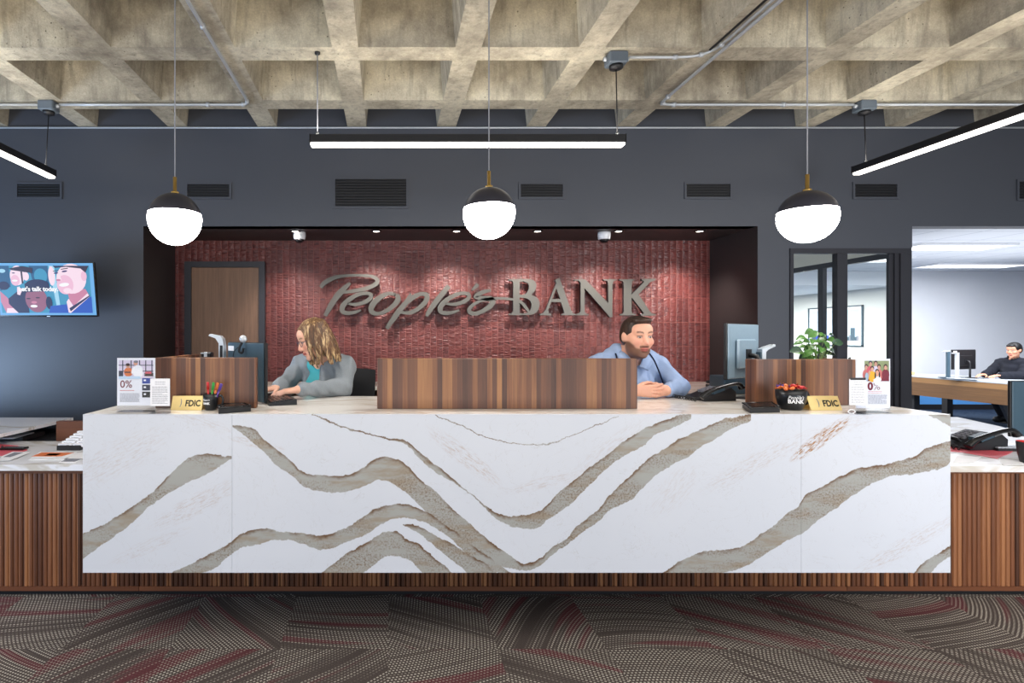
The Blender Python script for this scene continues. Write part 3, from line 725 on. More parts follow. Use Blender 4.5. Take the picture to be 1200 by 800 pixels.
mm=MB(); mm.box((-2.75,3.58,WT+.021),(-2.46,3.8,WT+.029),'silver',bev=.003); tag(mm.build('laptop'),'closed silver laptop lying under the corner desktop','laptop')

# ------------------------------------------------------------------ papers on the left wing
def sheet(name,label,cat,poly,z,mt,group=None,extra=None,th=.003):
    t=thing(name,label,cat,(poly[0][0],poly[0][1],z),group=group)
    mm=MB(); mm.prism(poly,th,mt,T=Matrix.Translation((0,0,z))); mm.build('cover',t)
    if extra:
        for nm,pl,mt2 in extra: mm=MB(); mm.prism(pl,.0008,mt2,T=Matrix.Translation((0,0,z+th))); mm.build(nm,t)
    return t
def G(u,v,z=WT):                        # a point of a horizontal plane
    d=(H-z)*F/(v-CY); return (X(u,d),d)
zz=WT+.0005
sheet('folder','coral red folder on the left side desk','folder',[G(0,534,zz),G(14,534,zz),G(32,527.5,zz),G(20,522.5,zz),G(-12,520,zz),G(-20,534,zz)],zz,'coral',extra=[('label_strip',[G(1,524.5),G(3,527),G(4.5,525),G(3,522.5)],'black')],th=.004)
mm=MB(); mm.box((G(4,527)[0],3.30,zz+.0055),(G(32,527)[0],3.36,zz+.018),'black_gloss',bev=.004); tag(mm.build('eyeglass_case'),'slim black case lying on the coral folder','case')
sheet('brochure','pale green-grey brochure in front of the coral folder','brochure',[G(-2,541),G(12,540.5),G(36,531),G(15,530.5),G(2,536)],zz+.0046,'paper',extra=[('cover_picture',[G(4,537),G(12,537),G(27,532),G(17,531.5)],'ink')])
sheet('brochure','white brochure with an orange band on the left side desk','brochure',[G(33,539),G(77,539),G(90,530.5),G(47,530)],zz,'paper',extra=[('cover_band',[G(37,535.4),G(72,535.2),G(87,531),G(49,530.6)],'orange'),('cover_figure',[G(52,534.5),G(66,534.5),G(72,532),G(58,532)],'skin_print')])
sheet('brochure','grey-blue brochure half hidden by the marble desk end','brochure',[G(69,542),G(88,542),G(99,537),G(99,531),G(90,531)],zz,'paper',extra=[('cover_band',[G(71,541.5),G(87,541.5),G(97,538),G(80,538)],'ink')])
d=3.32
t=thing('card_holder','black card tray holding two white card stacks on left side desk','card holder',(X(82,d),d,WT))
mm=MB(); mm.box((X(66,d),d,WT+.0005),(X(100,d)-.03,d+.2,WT+.03),'black',bev=.003); mm.build('tray',t)
for a,b in ((67,83),(84.5,97)):
    mm=MB()
    for k in range(6):
        y=d+.008+k*.03; z=WT+.031+k*.010
        mm.box((X(a,d)+k*.006,y,z-.01),(X(b,d)+k*.004,y+.028,z+.009),'card')
        mm.box((X(a,d)+.012+k*.006,y-.0006,z-.003),(X(b,d)-.02+k*.004,y,z+.002),'ink_light')
    if a==67: mm.box((X(77,d),d+.0074,WT+.022),(X(80,d),d+.008,WT+.032),'black_ink')
    mm.build('card_stack',t)

# ------------------------------------------------------------------ sign holders, plaques, cups on the counter
def frame_T(u,v,d,yaw=0): return Matrix.Translation((X(u,d),d,Z(v,d)))
def lines(mm,x0,x1,z0,z1,n,y,mt='ink_light',h=.0016,seed=1,gap=.18):
    rr=random.Random(seed)
    for i in range(n):
        z=z1-(i+.5)*(z1-z0)/n; x=x0
        xe=x1-(rr.random()*.35*(x1-x0) if i%6==5 else rr.random()*.05*(x1-x0))
        while x<xe:
            w=rr.uniform(.004,.013); mm.box((x,y-.0004,z-h/2),(min(x+w,xe),y,z+h/2),mt); x+=w+.0022
def poster(label,u0,u1,v0,v1,vp,d,pic,shrink=.88):
    """u0..u1 wide, v0 top, vp bottom of the paper, v1 foot of the clear stand"""
    x0,x1=X(u0,d),X(u1,d); z1,zp,zb=Z(v0,d),Z(vp,d),CT+.001
    t=thing('sign_holder',label,'sign holder',((x0+x1)/2,d,CT),group='counter posters in clear stands')
    mm=MB(); mm.box((x0,d+.0032,zb),(x1,d+.005,z1),'acrylic'); mm.box((x0,d-.003,zb),(x1,d-.0018,z1),'acrylic'); mm.box((x0,d-.012,CT+.0003),(x1,d+.06,CT+.003),'acrylic'); mm.build('clear_stand',t)
    mm=MB(); mm.box((x0+.001,d+.0002,zp),(x1-.001,d+.003,z1-.001),'card'); ps=mm.build('poster',t)
    W_,Hh=x1-x0,z1-zp
    def P(a,b): return (x0+a*W_, z1-b*Hh)
    T=Matrix(((1,0,0,0),(0,0,-1,d+.0001),(0,1,0,0),(0,0,0,1)))
    mm=MB(); layers=pic(P)
    for k,(poly,mt) in enumerate(layers):
        poly=[(a_,z1-(z1-b_)*shrink) for a_,b_ in poly]
        Tk=Matrix.Translation((0,-.00012*k,0))@T
        mm.prism(poly,.0001,mt,T=Tk)
    mm.build('printed_picture',ps)
    mm=MB()
    return t,ps,P,T,W_,Hh,mm
def ell(P,cx,cy,rx,ry,n=14,a=0): 
    return [P(cx+rx*math.cos(2*PI*i/n)*math.cos(a)-ry*math.sin(2*PI*i/n)*math.sin(a),cy+ry*math.sin(2*PI*i/n)*math.cos(a)+rx*math.cos(2*PI*i/n)*math.sin(a)) for i in range(n)][::-1]
def rect(P,a,b,c,d): return [P(a,d),P(c,d),P(c,b),P(a,b)]
M['lilac']=mat('lilac_print',(226,214,232),.6); M['brown_print']=mat('brown_print',(70,44,40),.6); M['pale_blue']=mat('pale_blue_print',(190,214,236),.6); M['leaf_print']=mat('leaf_print',(150,160,110),.6); M['pink_print']=mat('pink_print',(214,120,110),.6)
def picA(P):
    L=[(rect(P,.05,.06,.95,.50),'lilac')]
    for a in (.14,.36,.58,.74,.9): L.append((rect(P,a,.06,a+.025,.42),'navy'))
    for b in (.17,.31): L.append((rect(P,.05,b,.95,b+.018),'navy'))
    L+= [(rect(P,.05,.32,.16,.47),'navy'),(rect(P,.72,.36,.95,.44),'brown_print'),(rect(P,.74,.33,.9,.38),'coral')]
    L+= [(ell(P,.30,.34,.115,.11),'orange'),(ell(P,.29,.20,.05,.05),'skin_print'),(ell(P,.29,.165,.055,.035),'brown_print'),(rect(P,.20,.33,.36,.36),'brown_print')]
    L+= [(ell(P,.55,.30,.13,.13),'card'),(ell(P,.56,.38,.13,.10),'card'),(ell(P,.49,.13,.055,.055),'skin_print'),(ell(P,.5,.095,.06,.03),'ink'),(ell(P,.43,.30,.04,.09,a=.4),'card')]
    L+= [(rect(P,.05,.44,.62,.50),'pale_blue'),(rect(P,.64,.44,.9,.48),'lilac')]
    return L
def picB(P):
    L=[(rect(P,.25,.05,.96,.52),'leaf_print'),(rect(P,.25,.30,.96,.52),'maroon')]
    for (a,b,c,sk,hair) in ((.30,.2,'pink_print','skin_print','brown_print'),(.42,.12,'coral','skin_print','navy'),(.57,.12,'lilac','skin_print','brown_print'),(.66,.2,'pink_print','skin_print','brown_print'),(.85,.2,'maroon','skin_print','brown_print'),(.46,.24,'yellow','skin_print','brown_print'),(.60,.31,'card','skin_print','black_ink')):
        L+=[(ell(P,a,b+.17,.11,.13),c),(ell(P,a,b-.02,.055,.055),hair),(ell(P,a,b+.01,.042,.05),sk)]
    L+=[(ell(P,.48,.40,.09,.08),'yellow'),(ell(P,.36,.36,.03,.10,a=.3),'skin_print'),(ell(P,.30,.42,.05,.10),'pale_blue'),(ell(P,.6,.34,.05,.075),'skin_print'),(ell(P,.545,.40,.02,.09),'black_ink'),(ell(P,.66,.38,.02,.08),'black_ink'),(ell(P,.62,.48,.10,.05),'card')]
    return L
t,ps,P,T,W_,Hh,mm=poster('tall counter poster with an orange-shirted figure and 0% offer',137,182,419,484,475,2.52,picA)
mm.text('0%',.048,'red_ink',Matrix.Translation((P(.08,0)[0],2.5198,P(0,.625)[1]))@Matrix.Rotation(PI/2,4,'X'),bold=.0004,thick=.0003); 
x0,z0=P(.08,.98); x1,_=P(.6,0)
lines(mm,x0,P(.45,0)[0],P(0,.705)[1],P(0,.665)[1],1,2.5197,'pink_print',.003)
lines(mm,x0,x1,P(0,.93)[1],P(0,.74)[1],10,2.5197,'ink')
for k,c in enumerate(('blue','navy','black_ink')):
    b=.42+k*.145; mm.box((P(.66,0)[0],2.5193,P(0,b+.12)[1]),(P(.9,0)[0],2.5198,P(0,b)[1]),c); mm.box((P(.70,0)[0],2.519,P(0,b+.07)[1]),(P(.76,0)[0],2.5194,P(0,b+.035)[1]),'card')
mm.build('printed_text',ps)
t,ps,P,T,W_,Hh,mm=poster('tall counter poster with a crowd photograph and 0% offer',1003,1043.5,420,485,478,2.49,picB)
mm.text('0',.048,'red_ink',Matrix.Translation((P(.34,0)[0],2.4898,P(0,.63)[1]))@Matrix.Rotation(PI/2,4,'X'),bold=.0022,thick=.0003)
mm.text('%',.048,'red_ink',Matrix.Translation((P(.50,0)[0],2.4898,P(0,.63)[1]))@Matrix.Rotation(PI/2,4,'X'),bold=-.0003,thick=.0003)
lines(mm,P(.35,0)[0],P(.75,0)[0],P(0,.71)[1],P(0,.65)[1],2,2.4897,'pink_print')
lines(mm,P(.35,0)[0],P(.9,0)[0],P(0,.92)[1],P(0,.73)[1],11,2.4897,'ink')
mm.build('printed_text',ps)
def notice(label,u0,u1,v0,v1,d,clip=False):
    x0,x1=X(u0,d),X(u1,d); z1,z0=Z(v0,d),Z(v1,d)
    t=thing('notice_stand',label,'sign holder',((x0+x1)/2,d,CT),group='small printed notices in clear stands')
    mm=MB(); mm.box((x0-.002,d+.0022,CT+.001),(x1+.002,d+.004,z1+.002),'acrylic'); mm.box((x0-.002,d-.03,CT+.0004),(x1+.002,d+.05,CT+.0028),'acrylic'); mm.build('clear_stand',t)
    mm=MB(); mm.box((x0,d,z0),(x1,d+.002,z1),'card'); s_=mm.build('notice_sheet',t)
    mm=MB(); w=x1-x0; lines(mm,x0+.25*w,x1-.22*w,z1-.03,z1-.010,2,d,'ink',.002,3); lines(mm,x0+.1*w,x1-.1*w,z0+.008,z1-.034,13,d,'ink',.0018,5); mm.build('printed_text',s_)
    if clip: mm=MB(); mm.box((x0+.004,d-.003,z1-.004),(x1-.004,d+.001,z1+.006),'black'); mm.build('clip_bar',t)
notice('small white notice in front of the orange-figure poster',176,199,443.5,475.5,2.475)
notice('small white notice with dark clip in front of the crowd poster',995.5,1015,444,474.5,2.455,True)
def plaque(label,uc,wbot,vb,d,mirror=False):
    x=X(uc,d); w=wbot/F*d
    t=thing('name_plaque',label,'plaque',(x,d,CT),group='gold deposit insurance plaques on the counter')
    a=math.radians(24); hh=.071
    T=Matrix.Translation((x,d,CT+.0008))@Matrix.Rotation(-a,4,'X')   # leans back
    mm=MB(); mm.box((-w/2,0,0),(w/2,.003,hh),'gold',T,bev=.0008)
    mm.box((-w/2,hh*math.sin(a)+.001,.0),(w/2,hh*math.sin(a)+.004,hh*math.cos(a)-.002),'gold',Matrix.Translation((x,d+.02,CT+.0008)))
    mm.box((-w/2,0,0),(w/2,.05,.002),'gold',Matrix.Translation((x,d+.004,CT+.0004))); mm.build('plate',t)
    mm=MB(); R=T@Matrix.Translation((0,-.0004,0))@Matrix.Rotation(PI/2,4,'X')
    mm.text('FDIC',.042,'black_ink',R@Matrix.Translation((-w*.06,.020,0))@Matrix.Diagonal((.80,1,1,1)),bold=.0013,thick=.0004)
    q=[(-w*.24+.010*math.cos(s_),.036+.022*math.sin(s_)) for s_ in np.linspace(-1.2,1.2,8)]
    q2=[(-w*.24+.006*math.cos(s_),.036+.021*math.sin(s_)) for s_ in np.linspace(1.2,-1.2,8)]
    mm.prism(q+q2,.0003,'ink',T=R); mm.build('lettering',t)
plaque('gold FDIC plaque beside the small pen cup',218,36.5,480,2.585)
plaque('gold FDIC plaque beside the large cup of sweets',969,37,481,2.58)
def mug(name,label,cat,u,d,r,h,flare,handle,txt,tsize,loc=None):
    x=X(u,d); t=thing(name,label,cat,(x,d,CT)); T=Matrix.Translation((x,d,CT+.0005))
    mm=MB(); mm.lathe([(r*.62,0),(r*.7,.004),(r*.86,h*.3),(r*.97,h*.65),(r,h),(r-.004,h),(r*.93,h*.65),(r*.6,.008),(.001,.008)],'mug',32,T); mm.build('body',t)
    mm=MB(); hx=handle
    pts=spline([(x+hx*r*.95,d,CT+h*.85),(x+hx*(r+.014),d,CT+h*.86),(x+hx*(r+.022),d,CT+h*.6),(x+hx*(r+.015),d,CT+h*.32),(x+hx*r*.83,d,CT+h*.25)],5)
    mm.tube(pts,.0055,'mug',8); mm.build('handle',t)
    mm=MB(); rr=r*1.0
    def wrap(s_,size,zc,shear,bold):
        tm=MB(); tm.text(s_,size,'paper',Matrix.Identity(4),thick=.0006,bold=bold,align='CENTER',shear=shear)
        tw=max(v.x for v in tm.v) if tm.v else 0
        vs=[]
        for v in tm.v:
            an=v.x/rr-PI/2-math.atan2(X(u,d),d)*0+txt[1]; R=rr*(.9+.1*((zc+v.y)/h))+.0012+v.z
            vs.append((x+R*math.cos(an),d+R*math.sin(an),CT+zc+v.y))
        mm.add(vs,tm.f,'paper')
    if txt[0]: wrap("People's",tsize*.8,h*.60,.35,0); wrap('BANK',tsize,h*.38,0,.0006)
    mm.build('printed_mark',t); return x
xm=mug('pen_cup','small black cup of pens between plaque and card reader','cup',247,2.60,.037,.078,0,1,(True,-.35),.014)
for i,(dx,dy,lean,c,lab) in enumerate(((-.014,.0,-.06,'red','red'),(.006,-.012,.10,'green','green'),(.012,-.004,.22,'orange','orange'),(.022,-.010,.34,'purple','purple'))):
    t=thing('pen',f'{lab} pen standing in the small black cup','pen',(xm+dx,2.60+dy,CT+.01))
    T=Matrix.Translation((xm+dx*.6,2.60+dy,CT+.012))@Matrix.Rotation(lean,4,'Y')
    mm=MB(); mm.lathe([(.0035,0),(.0045,.01),(.0045,.092)],c,10,T); mm.build('barrel',t)
    mm=MB(); mm.lathe([(.0056,.086),(.0056,.118),(.0045,.121)],c,10,T); mm.box((.0045,-.0015,.09),(.0075,.0015,.119),c,T); mm.build('cap',t)
xm=mug('sweet_cup','large black cup heaped with wrapped sweets','cup',927,2.62,.064,.092,0,1,(True,-.3),.026)
rr=random.Random(5)
for i in range(15):
    c=['red','orange','red','blue','orange','red','purple','orange'][i%8]
    a=i*2.4; r_=.008+.046*math.sqrt((i%15)/15); z=CT+.092+.006+.012*(1-r_/.06)+rr.random()*.008
    p=(xm+r_*math.cos(a),2.62+r_*math.sin(a)*.9,z)
    T=Matrix.Translation(p)@Euler((rr.uniform(-.5,.5),rr.uniform(-.5,.5),rr.uniform(0,3))).to_matrix().to_4x4()
    mm=MB(); mm.ball((0,0,0),(.013,.009,.008),c,10,T)
    for s_ in (-1,1): mm.add([(s_*.011,0,0),(s_*.022,.009,.005),(s_*.021,-.002,-.003),(s_*.022,-.009,.004)],[(0,1,2),(0,2,3),(0,2,1),(0,3,2)],c,False,T)
    place=['in front','at the back','on the left','on the right'][int((a%(2*PI))/(PI/2))]
    o=tag(mm.build('wrapped_sweet'),f'{c} wrapped sweet heaped in the large black cup','sweet','wrapped sweets in the large cup')
def pad(label,poly,h=.012):
    t=thing('card_reader',label,'card reader',(poly[0][0],poly[0][1],CT))
    T=Matrix.Translation((0,0,CT+.0006)); c=Vector((sum(p[0] for p in poly)/4,sum(p[1] for p in poly)/4,0))
    mm=MB(); mm.prism(poly,h,'black',T=T); 
    for p,q in zip(poly,poly[1:]+poly[:1]):
        mm.tube([(p[0],p[1],CT+h+.001),(q[0],q[1],CT+h+.001)],.004,'black_gloss',6)
    mm.build('base',t)
    mm=MB(); q=[((p[0]-c.x)*.78+c.x,(p[1]-c.y)*.72+c.y) for p in poly]; mm.prism(q,.003,'black_gloss',T=Matrix.Translation((0,0,CT+.0006+h))); mm.build('screen',t)
pad('flat black signature pad beside the pen cup',[G(256,485,CT),G(294,482,CT),G(287,478.9,CT),G(262,479.6,CT)],.026)
pad('flat black signature pad left of the cup of sweets',[G(879,484,CT),G(914,483,CT),G(905,476.6,CT),G(870,477.6,CT)],.022)
mm=MB(); c=px(998,479,2.46); c.z=CT+.011
mm.tube(spline([c+Vector((-.016,0,0)),c+Vector((0,0,.010)),c+Vector((.016,0,0)),c+Vector((0,0,-.009))],6,True)+[c+Vector((-.016,0,0))],.0022,'paper',6)
tag(mm.build('key_ring'),'small white oval ring standing at the foot of the clipped notice','ring')
# ------------------------------------------------------------------ electronics on the counter
def monitor(label,c,yaw,w,h,stand,tilt=0,zc=None,back='teal_dark',tag_white=True,base=CT,group=None,doc=None):
    """c: centre of the display; faces local -y; seen from behind when yawed"""
    t=thing('monitor',label,'monitor',(c[0],c[1],base),(0,0,yaw),group)
    zc=c[2]-base; R=Matrix.Translation((0,0,zc))@Matrix.Rotation(tilt,4,'X')
    mm=MB(); mm.box((-w/2,-.012,-h/2),(w/2,.006,h/2),'black',R,bev=.003); mm.box((-w/2+.004,.006,-h/2+.004),(w/2-.004,.014,h/2-.004),back,R,bev=.006)
    mm.box((-w*.3,.014,-h*.32),(w*.3,.034,h*.22),back,R,bev=.012); mm.build('casing',t,local=True)
    mm=MB(); mm.box((-w/2+.008,-.0135,-h/2+.012),(w/2-.008,-.0122,h/2-.008),'screen_blue',R); mm.build('display',t,local=True)
    mm=MB(); mm.tube([(0,.03,zc-.02),(0,.075,zc-.03),(0,.085,zc-.06),(0,.085,.012)],.014,'black',10); mm.box((-.035,.02,zc-.06),(.035,.04,zc+.01),'black'); mm.build('stand',t,local=True)
    mm=MB(); mm.box((-.09,.0,.0005),(.09,.13,.012),'black',bev=.004); mm.build('stand_base',t,local=True)
    if tag_white: mm=MB(); mm.box((w/2-.10,.0142,h/2-.05),(w/2-.015,.0152,h/2-.022),'paper',R); mm.build('asset_label',t,local=True)
    return t
M['screen_blue']=glow('display_lit',(190,210,235),.8)
# left: seen from behind, turned to the woman
d=3.0; monitor('dark monitor seen from behind, facing the woman at left',(X(289,d),d+.0,Z(434,d)),math.radians(127),.50,.31,None)
d=3.05
t=thing('document_scanner','white arched document camera behind the left screen','document camera',(X(257,d),d,CT))
mm=MB(); b=Vector((X(260,d),d,CT)); mm.prism([(-.012,0),(.012,0),(.016,.30),(.010,.335),(-.004,.352),(-.062,.362),(-.068,.352),(-.03,.338),(-.012,.31)],.05,'silver',T=Matrix(((1,0,0,b.x),(0,0,-1,b.y+.03),(0,1,0,CT+.001),(0,0,0,1)))); mm.build('column',t)
mm=MB(); mm.box((b.x-.005,b.y-.0215,CT+.17),(b.x+.010,b.y-.0195,CT+.30),'black'); mm.build('slot',t)
mm=MB(); mm.box((b.x-.06,b.y-.03,CT+.0005),(b.x+.03,b.y+.09,CT+.012),'black',bev=.004); mm.build('base',t)
t=thing('webcam','round silver webcam clipped on the left monitor','webcam',(X(283,3.0),2.99,Z(412,3.0)))
c=px(285,397,2.97)
mm=MB(); mm.lathe([(.001,-.012),(.016,-.012),(.02,-.006),(.02,.006),(.015,.012),(.001,.013)],'silver',20,Matrix.Translation(c)@Euler((1.1,.5,.4)).to_matrix().to_4x4()); mm.build('camera_head',t)
mm=MB(); mm.tube(spline([c+Vector((-.004,0,-.016)),c+Vector((-.012,.0,-.03)),c+Vector((-.02,0,-.045)),c+Vector((-.022,0,-.068)),c+Vector((-.006,0,-.075)),c+Vector((.002,0,-.05))],4),.007,'black',8); mm.build('clip',t)
mm=MB(); mm.tube(spline([c+Vector((-.02,0,-.04)),c+Vector((-.05,.0,-.07)),c+Vector((-.055,0,-.13)),c+Vector((-.05,0,-.2))],5),.0022,'black',6); mm.build('cable',t)
t=thing('barcode_scanner','small black and silver scanner on a stand behind the left screen','scanner',(X(243,3.1),3.1,CT))
c=px(243,415,3.1)
mm=MB(); mm.box((c.x-.03,c.y-.02,c.z-.02),(c.x+.028,c.y+.03,c.z+.012),'black',bev=.006); mm.build('head',t)
mm=MB(); mm.box((c.x-.012,c.y-.0235,c.z-.014),(c.x+.006,c.y-.0205,c.z+.014),'silver',bev=.0008); mm.box((c.x-.03,c.y-.0235,c.z+.004),(c.x-.014,c.y-.0205,c.z+.010),'silver'); mm.build('window',t)
mm=MB(); mm.cyl((c.x,c.y,CT+.001),(c.x,c.y,c.z-.018),.008,'black'); mm.box((c.x-.05,c.y-.05,CT+.0005),(c.x+.05,c.y+.05,CT+.01),'black'); mm.build('stand',t)
# right monitor, scanner arm, base unit
d=3.12; monitor('blue-grey monitor on the right, edge-on, facing the man',(X(869,d),d,Z(411,d)),math.radians(218),.45,.31,None,back='monitor_back',tag_white=False)
d=3.15
t=thing('document_scanner','slim silver document camera beside the right monitor','document camera',(X(893,d),d,CT))
b=Vector((X(893,d),d,CT))
mm=MB(); mm.prism([(-.014,0),(.010,0),(.014,.26),(.026,.272),(.068,.292),(.066,.303),(.024,.290),(-.008,.275)],.045,'silver',T=Matrix(((1,0,0,b.x),(0,0,-1,b.y+.03),(0,1,0,CT+.001),(0,0,0,1)))); mm.build('column',t)
mm=MB(); mm.box((b.x-.022,b.y-.02,CT+.05),(b.x-.0145,b.y+.02,CT+.26),'teal_dark'); mm.build('side_cover',t)
mm=MB(); mm.box((b.x-.03,b.y-.03,CT+.0005),(b.x+.07,b.y+.05,CT+.012),'black',bev=.004); mm.build('base',t)
d=3.3
t=thing('receipt_printer','dark blue-grey receipt printer box beneath the right monitor','printer',(X(860,d),d,CT))
mm=MB(); mm.box((X(849,d),d,CT+.0005),(X(875,d)+.03,d+.16,Z(441,d)),'teal_dark',bev=.006); mm.build('housing',t)
mm=MB(); mm.box((X(851,d),d+.02,Z(441,d)+.0005),(X(872,d),d+.03,Z(440,d)+.002),'black'); mm.build('paper_slot',t)
# staff telephone beside the man
def phone(label,p,yaw,s=1.0,base=CT,sheets=False):
    t=thing('desk_phone',label,'telephone',(p[0],p[1],base),(0,0,yaw))
    mm=MB(); T=Matrix.Identity(4)
    mm.prism([(-.10,0),(.10,0),(.10,.05),(.07,.075),(-.10,.015)],.16*s,'black',T=Matrix(((s,0,0,0),(0,0,-1,.08*s),(0,s,0,.001),(0,0,0,1)))); mm.build('body',t,local=True)
    mm=MB(); mm.box((-.02*s,-.078*s,.04*s),(.05*s,-.02*s,.066*s),'teal_dark',Matrix.Rotation(-.28,4,'Y')); 
    for i in range(4):
        for j in range(3): mm.box(((-.02+i*.022)*s,(-.0+j*.022)*s,.046*s),((-.006+i*.022)*s,(.014+j*.022)*s,.062*s),'ink',Matrix.Rotation(-.28,4,'Y'))
    mm.build('keypad',t,local=True)
    mm=MB(); pts=spline([(-.13*s,-.095*s,.025*s),(-.09*s,-.1*s,.055*s),(0,-.1*s,.085*s),(.09*s,-.1*s,.1*s),(.12*s,-.1*s,.075*s)],5)
    n=len(pts); rad=[(.022-.010*math.sin(PI*i/(n-1)))*s for i in range(n)]; mm.tube(pts,rad,'black_gloss',10,flat=.8)
    mm.build('handset',t,local=True)
    mm=MB(); pts=[(-.13*s+.0+.10*s*k/60*0-.02*s+.012*math.cos(k*.9)*s,-.09*s+.2*s*k/60,.012*s+.009*math.sin(k*.9)*s) for k in range(60)]; mm.tube(pts,.0025*s,'black',5); mm.build('coiled_cord',t,local=True)
    return t
phone('black desk telephone on the stone counter right of the man',(X(832,3.02),3.02),math.radians(8),.95)
t=thing('stapler','small black stapler on the far stone counter','stapler',(X(836,3.75),3.75,CT))
c=(X(838,3.78),3.78); mm=MB(); mm.box((c[0]-.05,c[1]-.02,CT+.0005),(c[0]+.06,c[1]+.03,CT+.018),'black',bev=.003); mm.build('base',t); mm=MB(); mm.box((c[0]-.05,c[1]-.018,CT+.024),(c[0]+.04,c[1]+.028,CT+.045),'black',bev=.006); mm.box((c[0]+.02,c[1]-.018,CT+.018),(c[0]+.04,c[1]+.028,CT+.03),'black'); mm.build('arm',t)
c=(X(834,3.45),3.45); mm=MB(); mm.box((c[0]-.03,c[1],CT+.0005),(c[0]+.06,c[1]+.04,CT+.012),'black',bev=.003); tag(mm.build('remote_control'),'thin black remote lying in front of the stapler','remote')
# keyboard under the woman's hands
t=thing('keyboard','black keyboard under the hands of the woman','keyboard',(X(322,2.92),2.95,CT),(0,0,math.radians(-68)))
mm=MB(); mm.prism([(-.07,0),(.07,0),(.07,.028),(-.07,.012)],.40,'black',T=Matrix(((0,0,1,-.20),(1,0,0,0),(0,1,0,.0008),(0,0,0,1)))); mm.build('body',t,local=True)
mm=MB()
for i in range(17):
    for j in range(5): mm.box((-.19+i*.0225,-.055+j*.0225,.0195),(-.172+i*.0225,-.037+j*.0225,.0265),'black_gloss',Matrix.Rotation(.11,4,'X'))
mm.build('keys',t,local=True)
# ------------------------------------------------------------------ right wing things
sheet('desk_mat','coral red mat under the right telephone','mat',[G(1100,527),G(1128,530),G(1168,537.5),G(1184,531),G(1190,527),G(1110,520)],WT+.0006,'coral',th=.002)
p=G(1150,528); phone('large black desk telephone on the coral mat at right',(p[0]+.04,p[1]+.10),math.radians(4),1.25,base=WT+.003)
p=G(1112,524); t=thing('headset','black curved telephone headset left of the right telephone','headset',(p[0],p[1],WT))
mm=MB(); mm.tube(spline([(p[0]-.1,p[1]-.02,WT+.03),(p[0]-.04,p[1],WT+.065),(p[0]+.04,p[1],WT+.055),(p[0]+.09,p[1]-.02,WT+.014)],6),.011,'black_gloss',8); mm.build('band',t)
mm=MB(); mm.ball((p[0]+.09,p[1]-.02,WT+.0185),(.022,.018,.018),'black',12); mm.build('ear_pad',t)
sheet('paper_sheet','white paper sheet before the coral mat at right','paper',[G(1116,543),G(1140,543),G(1150,536),G(1122,533)],WT+.0006,'paper',th=.001)
sheet('paper_sheet','white paper corner beside the black mug at right','paper',[G(1176,545),G(1200,545),G(1196,537),G(1170,538)],WT+.0006,'paper',th=.001)
d=3.3; t=thing('keyboard','grey keyboard in front of the right foreground monitor','keyboard',(X(1182,d),d,WT+.001))
mm=MB(); mm.box((X(1168,d),d-.01,WT+.0008),(X(1240,d),d+.13,WT+.018),'black',bev=.003); mm.build('body',t)
mm=MB()
for i in range(14):
    for j in range(5): mm.box((X(1168,d)+.006+i*.0235,d-.004+j*.0235,WT+.0185),(X(1168,d)+.025+i*.0235,d+.015+j*.0235,WT+.025),'silver')
mm.build('keys',t)
d=3.45; t=monitor('large dark monitor cut off by the right picture edge',(X(1222,d),d,Z(478,d)),math.radians(180+6),.48,.35,None,back='teal_dark',base=WT,tag_white=False)
d=3.0; x=X(1206,d); t=thing('mug','black mug with red inside at the right edge','mug',(x,d,WT)); T=Matrix.Translation((x,d,WT+.0006))
mm=MB(); mm.lathe([(.033,0),(.036,.004),(.046,.06),(.05,.115)],'mug',28,T,cap=False); mm.lathe([(.001,.002),(.033,.002)],'mug',28,T,cap=False); mm.build('body',t)
mm=MB(); mm.lathe([(.001,.006),(.033,.006),(.043,.06),(.047,.1155),(.0502,.1155)],'red',28,T,cap=False); mm.build('inner_glaze',t)
mm=MB(); mm.tube(spline([(x+.046,d,WT+.095),(x+.085,d,WT+.09),(x+.085,d,WT+.045),(x+.042,d,WT+.03)],5),.006,'mug',8); mm.build('handle',t)
# ------------------------------------------------------------------ television
t=thing('television','wall-mounted television showing smiling graduates','television',(X(54.5,4.3),4.33,Z(339,4.3)),(math.radians(8.5),0,math.radians(.5)))
t.location.x-=.02
TW,TH=.78,.432
mm=MB(); mm.box((-TW/2,0,-TH/2),(TW/2,.03,TH/2),'black_gloss',bev=.004); mm.box((-TW*.3,.03,-TH*.35),(TW*.3,.055,TH*.2),'black',bev=.008); mm.build('casing',t,local=True)
mm=MB()
def tvm(n,rgb,s=.95): M[n]=glow(n,rgb,s,(.01,.01,.01,1)); return n
tvm('tv_frame_light',(108,176,232)); tvm('tv_teal',(60,150,190)); tvm('tv_teal_dark',(30,90,135)); tvm('tv_cyan',(165,215,240)); tvm('tv_skin',(240,190,214)); tvm('tv_skin_light',(250,222,236)); tvm('tv_skin_dark',(150,92,120)); tvm('tv_skin_mid',(205,130,160)); tvm('tv_navy',(24,30,78)); tvm('tv_blue',(28,84,190)); tvm('tv_white',(250,250,255)); tvm('tv_hair',(44,30,60)); tvm('tv_eye',(70,50,110))
def tp(a,b): return (-TW/2+.008+(a/880)*(TW-.016), TH/2-.006-((b-140)/486)*(TH-.02))
def te(cx,cy,rx,ry,mt,ang=0,n=22):
    return ([tp(cx+rx*math.cos(2*PI*i/n)*math.cos(ang)-ry*math.sin(2*PI*i/n)*math.sin(ang),cy+ry*math.sin(2*PI*i/n)*math.cos(ang)+rx*math.cos(2*PI*i/n)*math.sin(ang)) for i in range(n)][::-1],mt)
def tg(pts,mt): 
    q=[tp(*p) for p in pts]; ar=sum(q[i][0]*q[(i+1)%len(q)][1]-q[(i+1)%len(q)][0]*q[i][1] for i in range(len(q)))
    return (q if ar>0 else q[::-1],mt)
